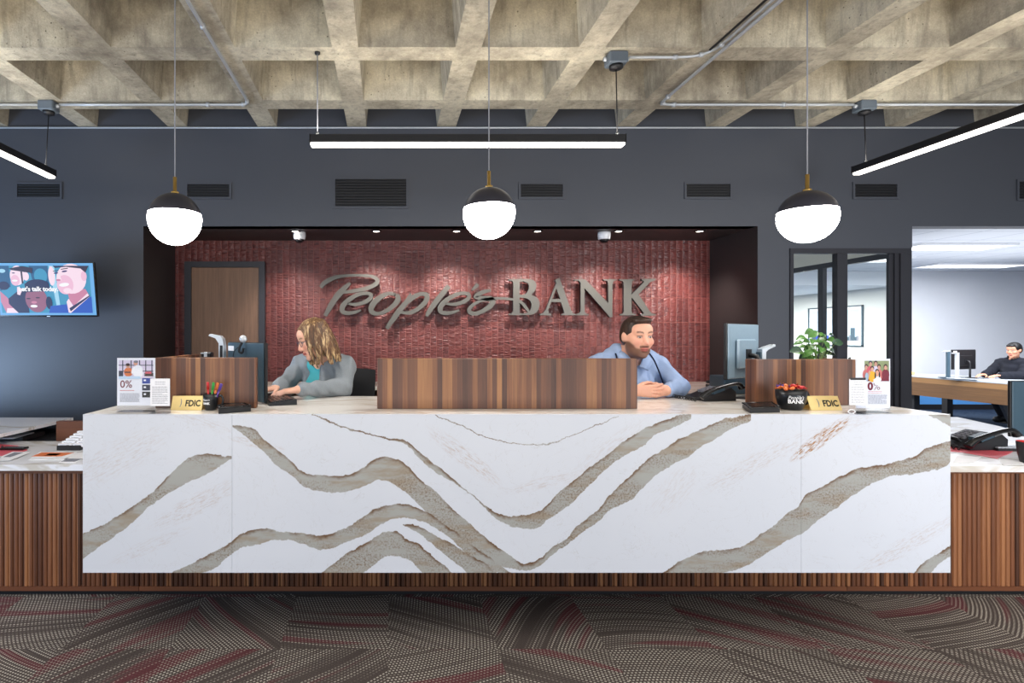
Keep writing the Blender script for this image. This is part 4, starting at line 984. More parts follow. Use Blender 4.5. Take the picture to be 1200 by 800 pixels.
L=[tg([(0,140),(880,140),(880,626),(0,626)],'tv_frame_light'),
 tg([(20,165),(845,165),(845,605),(20,605)],'tv_teal'), tg([(20,165),(120,165),(120,360),(20,400)],'tv_teal_dark'), te(55,213,30,18,'tv_cyan'),
 tg([(300,165),(470,165),(470,330),(320,290)],'tv_teal_dark'), te(400,260,60,70,'tv_teal'), tg([(480,165),(530,165),(560,605),(530,605)],'tv_cyan'), te(500,260,30,90,'tv_skin_light'),
 te(60,350,50,40,'tv_navy'), tg([(20,400),(80,460),(170,600),(60,605),(20,500)],'tv_skin_mid'), tg([(70,560),(175,560),(180,605),(60,605)],'tv_skin_light'),
 tg([(90,470),(180,400),(260,390),(270,605),(170,605),(90,520)],'tv_navy'), te(190,255,66,92,'tv_skin_light',.1), te(168,300,40,50,'tv_skin'), te(268,262,28,40,'tv_skin_light'),
 tg([(120,190),(240,168),(335,185),(330,235),(240,220),(140,205)],'tv_hair'), tg([(222,180),(238,180),(240,330),(226,330)],'tv_hair'), te(158,232,14,5,'tv_eye'), te(165,303,26,9,'tv_white'), tg([(180,360),(230,380),(200,440),(175,430)],'tv_skin_light'),
 te(365,345,110,55,'tv_navy'), te(345,480,100,120,'tv_skin_dark',-.1), te(322,505,26,12,'tv_skin_mid'), tg([(250,330),(470,330),(480,400),(255,410)],'tv_navy'), te(318,541,32,13,'tv_white'), te(275,470,20,6,'tv_hair'), te(360,462,20,6,'tv_hair'), te(460,510,30,60,'tv_navy'),
 tg([(450,605),(470,540),(640,520),(850,450),(850,605)],'tv_blue'), tg([(630,380),(800,380),(830,440),(690,540),(650,500)],'tv_skin_mid'), tg([(620,500),(640,470),(680,540),(815,420),(832,452),(650,605),(630,600)],'tv_skin_light'), tg([(640,560),(830,440),(835,448),(650,590)],'tv_navy'),
 te(680,285,135,140,'tv_skin_light',.25), te(620,340,75,90,'tv_skin'), te(795,260,26,46,'tv_skin'), tg([(520,165),(845,165),(812,228),(770,190),(640,175),(540,185)],'tv_hair'), tg([(520,165),(700,165),(560,182)],'tv_navy'),
 te(546,232,20,7,'tv_eye',-.1), te(624,216,25,8,'tv_eye',-.15), tg([(520,212),(570,206),(572,212),(522,219)],'tv_hair'), tg([(592,194),(655,184),(658,192),(594,201)],'tv_hair'), tg([(566,240),(545,290),(560,304),(592,300),(584,250)],'tv_skin_light'), te(563,297,22,9,'tv_skin_mid'), te(612,340,46,17,'tv_white',-.12), te(640,395,40,25,'tv_skin_light')]
for k,(poly,mt) in enumerate(L):
    # keep shapes inside the picture
    poly=[(max(-TW/2+.008,min(TW/2-.008,a)),max(-TH/2+.014,min(TH/2-.006,b))) for a,b in poly]
    mm.prism(poly,.0002,mt,T=Matrix(((1,0,0,0),(0,0,-1,-.0004-.00022*k),(0,1,0,0),(0,0,0,1))))
scr=mm.build('screen',t,local=True)
mm=MB(); a=tp(196,392); mm.text("Let's talk today.",.049,'tv_white',Matrix.Translation((a[0],-.0105,a[1]-.006))@Matrix.Rotation(PI/2,4,'X'),bold=.0020,thick=.0003); mm.build('caption',scr,local=True)
mm=MB(); mm.box((-.012,-.004,-TH/2+.002),(.012,-.0005,-TH/2+.008),'silver'); mm.build('badge',t,local=True)
mm=MB(); mm.box((-.06,.33,-.12),(.06,.385,.1),'black'); mm.box((-.02,.05,-.06),(.02,.34,-.02),'black'); mm.box((-.1,.055,-.12),(.1,.075,.08),'black'); mm.build('wall_bracket',t,local=True)
# ------------------------------------------------------------------ the sign
t=thing('wall_sign',"grey metal People's BANK lettering on the red tiled wall",'sign',(X(570,5.4),5.4,Z(350,5.4)))
SD=5.37; TH_=.032
ST=Matrix(((SD/F,0,0,-CX*SD/F),(0,0,-1,SD+TH_),(0,-SD/F,0,H+CY*SD/F),(0,0,0,1)))       # plane whose unit is one pixel at the sign
def flipz(poly): return poly
def letter(name,poly,holes=None):
    mm=MB(); mm.prism([(a,b) for a,b in poly],TH_,'letter',T=ST,side='letter_side',holes=holes)
    # mirrored plane turns faces inside out
    mm.f=[f[::-1] for f in mm.f]
    return mm
def stroke(mm,pts,wid,n=7,z=TH_):
    P=spline([(p[0],p[1],0) for p in pts],n); W_=spline([(w_,0,0) for w_ in wid],n); L=[];R=[]
    for i,p in enumerate(P):
        d=(P[min(i+1,len(P)-1)]-P[max(i-1,0)]); d.normalize(); nn=Vector((-d.y,d.x,0)); h=W_[i].x/2
        L.append(p+nn*h); R.append(p-nn*h)
    vs=[];fs=[]; m_=len(P)
    for zz_ in (0,z):
        for a in L: vs.append((a.x,a.y,zz_))
        for a in R: vs.append((a.x,a.y,zz_))
    for i in range(m_-1):
        fs.append((2*m_+i,2*m_+i+1,3*m_+i+1,3*m_+i)); 
    mm.add(vs,fs,'letter',False,ST)
    gs=[]
    for i in range(m_-1):
        gs.append((i,i+1,2*m_+i+1,2*m_+i)); gs.append((m_+i+1,m_+i,3*m_+i,3*m_+i+1))
    gs.append((0,2*m_,3*m_,m_)); gs.append((m_-1,2*m_-1,4*m_-1,3*m_-1))
    mm.add(vs,gs,'letter_side',False,ST)
def script(label,strokes,k=0):
    mm=MB()
    for j,(pts,wid) in enumerate(strokes): stroke(mm,pts,wid,z=TH_+.0006*j)
    o=mm.build('letter',t); return o
O1=lambda L,ox=365,oy=310: [(ox+a/10,oy+b/10) for a,b in L]
O2=lambda L: O1(L,480,310)
script('P',[(O1([(105,265),(160,207),(250,160),(360,134),(480,124),(600,127),(700,137),(760,165),(772,200),(735,240),(640,278),(520,304),(400,322),(345,322)]),[4.6,5.2,4.6,3.6,3.2,3.2,3.6,4.4,5,5,4.6,4.2,3.6,3]),
            (O1([(455,215),(400,262),(330,335),(270,410),(215,500),(160,600)]),[3.2,5.2,7.6,6.6,6,4.2])])
e_=[(420,455),(520,465),(620,440),(688,395),(692,350),(640,335),(560,345),(470,390),(395,450),(360,505),(372,555),(440,568),(520,555),(580,532)]; ew=[2.4,3.8,4.6,5,4.6,4,4.4,5.2,6,6.2,5,4.4,3.6,2]
script('e',[(O1(e_),ew)])
o_=[(985,350),(900,338),(800,385),(720,465),(700,540),(760,575),(850,555),(950,490),(1010,420),(1010,370),(975,348)]
script('o',[(O1(o_),[3.6,4,6,7,6,4.6,4.4,5.4,6.4,5.4,3.6])])
script('p',[(O1([(1165,340),(1110,440),(1020,550),(950,650),(880,750)]),[3,5.6,6.6,6,4.4]),
            (O1([(1060,520),(1110,450),(1190,385),(1270,345),(1340,350),(1352,400),(1310,465),(1230,530),(1150,565),(1050,560)]),[3,5,5.4,4.6,5.4,6,5.4,4.8,4.4,3])])
script('l',[(O2([(460,250),(380,345),(290,460),(230,545),(200,605)]),[5.6,6.4,6.2,5.4,3])])
script('e',[(O2(e_),ew)])
script('apostrophe',[(O2([(800,228),(770,262),(730,300)]),[4.4,3.8,2])])
script('s',[(O2([(950,300),(870,318),(800,350),(775,380),(850,392),(940,398),(975,430),(950,480),(870,535),(780,572),(710,560),(700,520),(745,470),(830,425),(940,400),(1070,395),(1200,405)]),[3,4.6,5,4.4,4.6,6,6.4,6,5,4.4,4.6,4.4,3.8,3.6,3.4,3,3])])
B=lambda L: [(585+a/12.63,315+b/12.63) for a,b in L]
def rc(pts,n=3): return [(p.x,p.y) for p in spline([(a,b,0) for a,b in pts],n)]
outer=B([(140,150),(200,148),(420,148)])+rc(B([(430,149),(500,165),(543,205),(550,265),(528,325),(478,378)]))+rc(B([(490,392),(560,425),(595,480),(596,545),(570,620),(510,668),(440,682)]))+B([(140,684),(140,668),(185,655),(205,625),(207,210),(195,180),(140,170)])
h1=B([(303,190)])+rc(B([(360,186),(420,210),(440,260),(428,320),(390,368),(350,382)]))+B([(303,384)])
h2=B([(303,425)])+rc(B([(380,428),(440,455),(476,510),(472,580),(440,630),(390,655)]))+B([(303,658)])
letter('B',outer,[h1,h2]).build('letter',t)
mm=MB(); stroke(mm,[(599,350.5),(606,351.5),(612,355),(617,361),(620,365)],[3,3,3.4,3.6,2.4],z=TH_*.9); mm.build('swash',t)
letter('A',B([(600,684),(600,668),(650,650),(690,600),(845,205),(830,165),(850,148),(895,138),(1060,600),(1090,655),(1140,668),(1140,684),(920,684),(920,668),(958,655),(955,610),(915,490),(770,490),(728,610),(735,655),(775,668),(775,684)]),[B([(783,445),(905,445),(846,288)])]).build('letter',t)
N4=lambda L: [(675+a/11.43,315+b/11.43) for a,b in L]
letter('N',N4([(-25,140),(125,140),(432,455),(432,195),(418,162),(368,152),(368,138),(545,138),(545,152),(502,165),(490,200),(488,645),(455,645),(115,255),(115,570),(130,595),(170,604),(170,620),(0,620),(0,604),(45,592),(62,565),(62,190),(40,160),(-25,155)])).build('letter',t)
letter('K',N4([(578,138),(785,138),(785,152),(755,162),(745,190),(745,342),(905,180),(908,162),(880,152),(880,135),(1068,130),(1062,148),(995,178),(838,342),(985,560),(1010,590),(1068,606),(1068,625),(870,625),(870,610),(912,592),(745,380),(745,570),(757,595),(805,606),(805,622),(590,622),(590,606),(630,595),(640,570),(640,190),(628,162),(578,152)])).build('letter',t)
mm=MB()
for (u,v) in ((395,330),(430,350),(450,350),(490,350),(512,355),(545,352),(565,355),(605,340),(645,360),(665,360),(684,360),(718,340),(735,340),(757,366)):
    p=px(u,v,SD+TH_); mm.cyl((p.x,p.y,p.z),(p.x,D4+.002,p.z),.005,'steel',8)
mm.build('stand_off_pin',t)
# ------------------------------------------------------------------ office furniture
t=thing('office_desk','long brown wood desk in the white office','desk',(9.7,9.1,0))
dz=.74
mm=MB(); mm.box((9.28,8.13,dz-.03),(10.12,10.03,dz),'grey_top' if 'grey_top' in M else 'silver',bev=.004); mm.build('desktop',t)
mm=MB(); mm.box((9.285,8.16,dz-.345),(9.31,10.0,dz-.031),'desk_wood'); mm.build('fascia',t)
for lx in (9.36,9.95): mm=MB(); mm.box((lx,9.72,0),(lx+.1,9.82,dz-.031),'black'); mm.build('leg',t)
mm=MB(); mm.prism([(9.33,dz-.35),(9.42,dz-.35),(9.62,.0),(9.52,.0)],.05,'black',T=Matrix(((1,0,0,0),(0,0,-1,8.35),(0,1,0,0),(0,0,0,1)))); mm.box((9.5,8.3,0),(10.05,8.35,.03),'black'); mm.box((9.60,8.30,.0),(9.62,8.35,.02),'black'); mm.box((9.97,8.3,0),(10.02,8.35,dz-.031),'black'); mm.build('leg',t)
mm=MB(); mm.box((9.34,9.84,dz+.0005),(9.50,9.95,dz+.055),'gold',bev=.012); tag(mm.build('tissue_box'),'small yellow box at the far left end of the office desk','box')
d=9.2
def om(label,u,v,yaw,w,h,dd): 
    return monitor(label,(X(u,dd),dd,Z(v,dd)),yaw,w,h,None,back='fabric_black' if False else 'black',base=dz,tag_white=True)
om('black monitor on the office desk, seen from behind',1129,421,math.radians(180-4+20),.58,.33,9.15)
dd=9.1
for u,mt,lab in ((1111,'teal_dark','dark slim stand at the left of the office monitor'),(1121.5,'silver','silver slim stand in front of the office monitor')):
    x=X(u,dd if mt=='teal_dark' else 8.9); y=dd if mt=='teal_dark' else 8.9; zt=Z(411.5 if mt=='teal_dark' else 413.5,y)
    t=thing('document_scanner',lab,'document camera',(x,y,dz))
    mm=MB(); mm.box((x-.022,y-.02,dz+.005),(x+.022,y+.02,zt),mt,bev=.004); mm.build('column',t)
    mm=MB(); mm.box((x-.075,y-.02,zt-.012),(x+.022,y+.02,zt+.006),'silver',bev=.003); mm.build('head',t)
    mm=MB(); mm.box((x-.08,y-.08,dz+.0005),(x+.1,y+.1,dz+.012),mt,bev=.003); mm.build('base',t)
mm=MB(); mm.box((X(1128,8.8),8.6,dz+.0008),(X(1150,8.8),8.9,dz+.02),'silver',bev=.003); 
for i in range(8):
    for j in range(4): mm.box((X(1128,8.8)+.01+j*.06,8.62+i*.034,dz+.0205),(X(1128,8.8)+.06+j*.06,8.647+i*.034,dz+.024),'black')
tag(mm.build('keyboard'),'small keyboard beside the seated office worker','keyboard')
# framed picture on the far wall
t=thing('framed_picture','blue-framed city picture on the pale wall behind glass','picture',(OXW-.02,12.3,1.65))
y0,y1=11.6,13.1; z0,z1=1.215,2.10
mm=MB()
for lo,hi in (((y0,z0),(y1,z0+.025)),((y0,z1-.025),(y1,z1)),((y0,z0),(y0+.025,z1)),((y1-.025,z0),(y1,z1))): mm.box((OXW-.035,lo[0],lo[1]),(OXW-.002,hi[0],hi[1]),'teal_dark')
mm.build('picture_frame',t)
mm=MB(); mm.box((OXW-.015,y0+.025,z0+.025),(OXW-.003,y1-.025,z1-.025),'card'); mm.build('mount_board',t)
mm=MB(); a,b,c,d_=y0+.10,y1-.10,z0+.12,z1-.08
mm.box((OXW-.0165,a,c),(OXW-.0155,b,d_),'pale_blue')
rr=random.Random(4); y=a
while y<b-.05:
    w_=rr.uniform(.05,.13); hh=rr.uniform(.08,.34); mm.box((OXW-.018-.0004*rr.random(),y,c),(OXW-.0166,min(y+w_,b),c+hh),rr.choice(['blue','ink','teal_dark','ink_light'])); y+=w_*.8
mm.build('city_print',t)
# plant behind the right screen
def leafmat():
    t=NT('glossy_leaf'); n=t.noise(t.coord(),14,3); return t.set(t.mix(n,srgb(24,66,28),srgb(92,140,62)),.35)
M['leaf']=leafmat(); M['leaf_dark']=mat('dark_leaf',(40,70,48),.4); M['stem']=mat('green_stem',(110,130,70),.5)
pd=3.06; pxc=X(957,pd)
t=thing('potted_plant','leafy green plant in a pot behind the right screen','plant',(pxc,pd,CT))
mm=MB(); mm.lathe([(.045,0),(.05,.003),(.062,.10),(.066,.112),(.058,.112),(.052,.1),(.001,.095)],'white',28,Matrix.Translation((pxc,pd,CT+.0005))); mm.build('pot',t)
fl=MB(); st=MB(); rr=random.Random(11)
leaves=[(941,393,0),(938,399,1),(950,385,0),(955,388,1),(962,390,0),(967,392,1),(975,390,2),(947,397,0),(953,396,1),(960,397,0),(968,400,0),(974,396,1),(943,404,0),(950,404,1),(957,403,0),(964,406,1),(971,404,0),(948,411,0),(955,410,1),(962,412,0),(968,411,2),(976,409,2),(938,410,1),(944,414,2),(951,417,0),(960,418,2),(980,399,2),(935,407,2)]
root=Vector((pxc,pd,CT+.1))
for (u,v,k) in leaves:
    yy=pd+rr.uniform(-.05,.05); tip=px(u,v,yy); b=tip+Vector((0,0,-.01))
    dirv=(tip-root); 
    st.tube(spline([root+Vector((rr.uniform(-.02,.02),rr.uniform(-.02,.02),0)),root+dirv*.5+Vector((dirv.x*-.12,0,.02)),b],4),.0016,'stem',5)
    ax=Vector((dirv.x*1.5+rr.uniform(-.06,.06),rr.uniform(-.07,.04),rr.uniform(-.05,.03))).normalized(); L=rr.uniform(.045,.062); wd=L*.36
    nrm=Vector((rr.uniform(-.3,.3),-.75,rr.uniform(.3,.9))).normalized(); sd=ax.cross(nrm).normalized(); nn=sd.cross(ax)
    vs=[];fs=[]
    for i in range(7):
        q=i/6; w_=wd*math.sin(PI*min(1,q*1.02))**.75 if 0<q<1 else .0005
        c=b+ax*(q-.35)*L+nn*(-.012*(q-.3)**2*4)
        vs+= [c-sd*w_+nn*.004,c-nn*.002,c+sd*w_+nn*.004]
    for i in range(6):
        for j in range(2): a=i*3+j; fs.append((a,a+1,a+4,a+3))
    fl.add(vs,fs,'leaf_dark' if k==2 else 'leaf',True)
fl.build('foliage',t); st.build('stem',t)
# chair behind the woman
t=thing('office_chair','black office chair behind the woman in grey','chair',(-.15,3.62,0))
cy=3.60; xa,xb=X(409,cy),X(438.5,cy)
def cushion(mm,x0,x1,y,z0,z1,th,mt):
    n=8; vs=[];fs=[]
    for s_ in (0,1):
        for i in range(n+1):
            for j in range(n+1):
                a=i/n;b=j/n; e=(1-(2*a-1)**6)*(1-(2*b-1)**6); xx=x0+(x1-x0)*a+(.02*(b)*(a-.5)); zz_=z0+(z1-z0)*b-.012*(2*a-1)**2*b
                vs.append((xx,y+(th*e*(-.5 if s_==0 else .5))+.05*(2*a-1)**2*-1+.04*b,zz_))
    N=(n+1)**2
    for i in range(n):
        for j in range(n):
            a=i*(n+1)+j; fs.append((a,a+n+1,a+n+2,a+1)); fs.append((N+a,N+a+1,N+a+n+2,N+a+n+1))
    mm.add(vs,fs,mt,True)
mm=MB(); cushion(mm,xa-.26,xb,cy,.82,Z(431,cy),.07,'fabric_black'); mm.build('backrest',t)
mm=MB(); mm.box((-.44,3.2,.60),(-.02,3.6,.67),'fabric_black',bev=.03); mm.build('seat',t)
mm=MB(); mm.cyl((-.23,3.42,.10),(-.23,3.42,.6),.028,'steel'); mm.build('gas_column',t)
mm=MB(); mm.tube([(-.23,3.55,.6),(-.23,3.66,.64),(-.23,3.66,.9)],.022,'black'); mm.build('back_support',t)
for k in range(5):
    a=2*PI*k/5+.3; e=Vector((-.23+.27*math.cos(a),3.42+.27*math.sin(a),.075)); mm=MB(); mm.tube([(-.23,3.42,.12),e],[.022,.014],'black'); mm.build('leg',t)
    mm=MB(); mm.cyl((e.x-.012,e.y,.03),(e.x+.012,e.y,.03),.029,'black',16); mm.cyl((e.x,e.y,.03),(e.x,e.y,.08),.006,'black'); mm.build('caster',t)
t=thing('stool','black stool under the man in the blue shirt','stool',(1.49,3.5,0))
mm=MB(); mm.lathe([(.17,0),(.2,.01),(.2,.05),(.17,.065),(.001,.07)],'fabric_black',28,Matrix.Translation((1.49,3.5,.55))); mm.build('seat',t)
mm=MB(); mm.cyl((1.49,3.5,.06),(1.49,3.5,.55),.028,'steel'); mm.lathe([(.24,0),(.24,.012),(.05,.05),(.03,.06)],'black',28,Matrix.Translation((1.49,3.5,.0005))); mm.build('pedestal',t)
# ------------------------------------------------------------------ people: smooth-blended solids turned into one skin each
class Field:
    def __init__(s, lo, hi, h):
        s.lo=np.array(lo,float); s.h=h; s.n=np.ceil((np.array(hi)-s.lo)/h).astype(int)+1
        s.a=np.full(s.n,.2,np.float32)
    def region(s, lo, hi):
        i0=np.clip(np.floor((np.array(lo)-s.lo)/s.h).astype(int),0,s.n); i1=np.clip(np.ceil((np.array(hi)-s.lo)/s.h).astype(int)+1,0,s.n)
        if np.any(i1<=i0): return None
        g=[(s.lo[k]+s.h*np.arange(i0[k],i1[k])).astype(np.float32) for k in range(3)]
        P=np.stack(np.meshgrid(*g,indexing='ij'),-1)
        return tuple(slice(i0[k],i1[k]) for k in range(3)),P
    def put(s, fn, lo, hi, k=.01, sub=False, inter=False):
        pad=.03+k; r=s.region(np.array(lo)-pad,np.array(hi)+pad)
        if r is None: return
        sl,P=r; d=fn(P).astype(np.float32); a=s.a[sl]
        if sub:
            d=-d; h=np.clip(.5+.5*(d-a)/k,0,1); s.a[sl]=a*(1-h)+d*h+k*h*(1-h)
        else:
            h=np.clip(.5+.5*(a-d)/k,0,1); s.a[sl]=a*(1-h)+d*h-k*h*(1-h)
def cap_fn(a,b,r0,r1):
    a=np.array(a,np.float32); b=np.array(b,np.float32); ab=b-a; L=float(ab@ab)+1e-9
    def f(P):
        q=P-a; t=np.clip((q@ab)/L,0,1); return np.linalg.norm(q-t[...,None]*ab,axis=-1)-(r0+(r1-r0)*t)
    R=max(r0,r1); return f,np.minimum(a,b)-R,np.maximum(a,b)+R
def ell_fn(c,r,R=None):
    c=np.array(c,np.float32); r=np.array(r,np.float32); R=np.eye(3,dtype=np.float32) if R is None else np.array(R,np.float32)
    def f(P):
        q=(P-c)@R; k0=np.linalg.norm(q/r,axis=-1); k1=np.linalg.norm(q/(r*r),axis=-1)+1e-9; return k0*(k0-1)/k1
    m=float(r.max()); return f,c-m,c+m
def nets(F_, name, mt, colfn=None, parent=None, smooth=1):
    a=F_.a; nx,ny,nz=a.shape; ins=a<0
    c=[ins[i:nx-1+i,j:ny-1+j,k:nz-1+k] for i in (0,1) for j in (0,1) for k in (0,1)]
    cnt=sum(x.astype(np.int8) for x in c); act=(cnt>0)&(cnt<8); idx=np.argwhere(act)
    vid=-np.ones(act.shape,np.int64); vid[act]=np.arange(len(idx))
    acc=np.zeros((len(idx),3)); num=np.zeros(len(idx)); I,J,K=idx.T
    corners=[(i,j,k) for i in (0,1) for j in (0,1) for k in (0,1)]
    for p in corners:
        for ax in range(3):
            if p[ax]==1: continue
            q=list(p); q[ax]=1
            v0=a[I+p[0],J+p[1],K+p[2]]; v1=a[I+q[0],J+q[1],K+q[2]]; m=(v0<0)!=(v1<0)
            t=np.where(m,v0/np.where(m,v0-v1,1),0)
            pos=np.tile(np.array(p,float),(len(idx),1)); pos[:,ax]+=t
            acc[m]+=pos[m]; num[m]+=1
    V=F_.lo+F_.h*(idx+acc/num[:,None])
    faces=[]
    for ax in range(3):
        u,w=[(1,2),(2,0),(0,1)][ax]
        sl0=[slice(None)]*3; sl1=[slice(None)]*3; sl0[ax]=slice(0,-1); sl1[ax]=slice(1,None)
        s0=ins[tuple(sl0)]; s1=ins[tuple(sl1)]; ch=np.argwhere(s0!=s1)
        ok=(ch[:,u]>0)&(ch[:,w]>0)&(ch[:,u]<a.shape[u]-1)&(ch[:,w]<a.shape[w]-1); ch=ch[ok]
        out=s0[tuple(ch.T)]
        def cell(du,dw):
            q=ch.copy(); q[:,u]-=du; q[:,w]-=dw; return vid[tuple(q.T)]
        q=np.stack([cell(1,1),cell(0,1),cell(0,0),cell(1,0)],1)
        q[~out]=q[~out][:,::-1]; faces.append(q)
    Fc=np.concatenate(faces); Fc=Fc[(Fc>=0).all(1)]
    me=bpy.data.meshes.new(name)
    me.vertices.add(len(V)); me.loops.add(len(Fc)*4); me.polygons.add(len(Fc))
    off=ROOT[parent.name] if parent is not None else Vector((0,0,0))
    # a little smoothing along the edges
    E=np.concatenate([Fc[:,[0,1]],Fc[:,[1,2]],Fc[:,[2,3]],Fc[:,[3,0]]])
    for _ in range(smooth):
        S=np.zeros_like(V); N=np.zeros(len(V)); np.add.at(S,E[:,0],V[E[:,1]]); np.add.at(N,E[:,0],1); np.add.at(S,E[:,1],V[E[:,0]]); np.add.at(N,E[:,1],1)
        V=V*.6+.4*S/np.maximum(N,1)[:,None]
    me.vertices.foreach_set('co',(V-np.array(off)).astype(np.float32).ravel())
    me.loops.foreach_set('vertex_index',Fc.astype(np.int32).ravel()); me.polygons.foreach_set('loop_start',np.arange(0,len(Fc)*4,4,dtype=np.int32))
    me.polygons.foreach_set('use_smooth',np.ones(len(Fc),bool)); me.update(calc_edges=True); me.validate()
    if colfn is not None and len(me.vertices)==len(V):
        at=me.color_attributes.new('tint','FLOAT_COLOR','POINT'); C=np.ones((len(V),4),np.float32); C[:,:3]=colfn(V); at.data.foreach_set('color',C.ravel())
    me.materials.append(M[mt] if isinstance(mt,str) else mt)
    o=bpy.data.objects.new(name,me); COL.objects.link(o)
    if parent is not None: o.parent=parent; ROOT[o.name]=ROOT[parent.name]
    return o
def skin_mat():
    t=NT('skin'); a=t.n('Attribute'); a.attribute_name='tint'; n=t.noise(t.coord(),180,3)
    t.b.inputs['Subsurface Weight'].default_value=.08; t.b.inputs['Subsurface Radius'].default_value=(.02,.008,.004)
    t.bump(n,.06,.001)
    return t.set(a.outputs['Color'],.5,spec=.35)
M['skin']=skin_mat()
def cloth(name,rgb,var=.2,scale=600):
    t=NT(name); c=t.coord(); n=t.noise(c,scale,2); w=t.noise(c,26,3,.6,.6); a=srgb(*rgb); dk=tuple(x*(1-var) for x in a[:3])+(1,)
    t.bump(w,.35,.012); return t.set(t.mix(n,dk,a),.85,spec=.15)
M['cardigan']=cloth('grey_marl_knit',(158,166,172),.45,420); M['teal_shirt']=cloth('teal_blouse',(80,176,186),.1); M['blue_shirt']=cloth('pale_blue_shirt',(158,178,212),.06)
M['black_jacket']=cloth('black_jacket_cloth',(34,36,44),.2); M['trousers']=cloth('dark_trousers',(36,38,46),.2); M['navy_trim']=cloth('navy_piping',(28,36,60),.1)
def hair_mat(name,cols,sc=(70,70,9)):
    t=NT(name); c=t.coord(); n=t.noise(t.mapping(c,sc),1,4,.6,.8); n2=t.noise(t.mapping(c,(260,260,30)),1,2)
    t.bump(n2,.6,.004); return t.set(t.ramp(t.math('ADD',t.math('MULTIPLY',n,.8),t.math('MULTIPLY',n2,.2)),[(.3,srgb(*cols[0])),(.5,srgb(*cols[1])),(.68,srgb(*cols[2]))]),.42)
M['hair_brown']=hair_mat('short_brown_hair',[(34,22,16),(54,36,26),(76,52,38)]); M['hair_blond']=hair_mat('highlighted_brown_hair',[(44,28,18),(112,78,48),(236,204,152)]); M['hair_black']=hair_mat('short_black_hair',[(10,8,9),(17,14,14),(30,25,24)])
def smst(x,a,b): t=np.clip((x-a)/(b-a),0,1); return t*t*(3-2*t)
def lin(*c): return np.array(srgb(*c)[:3])
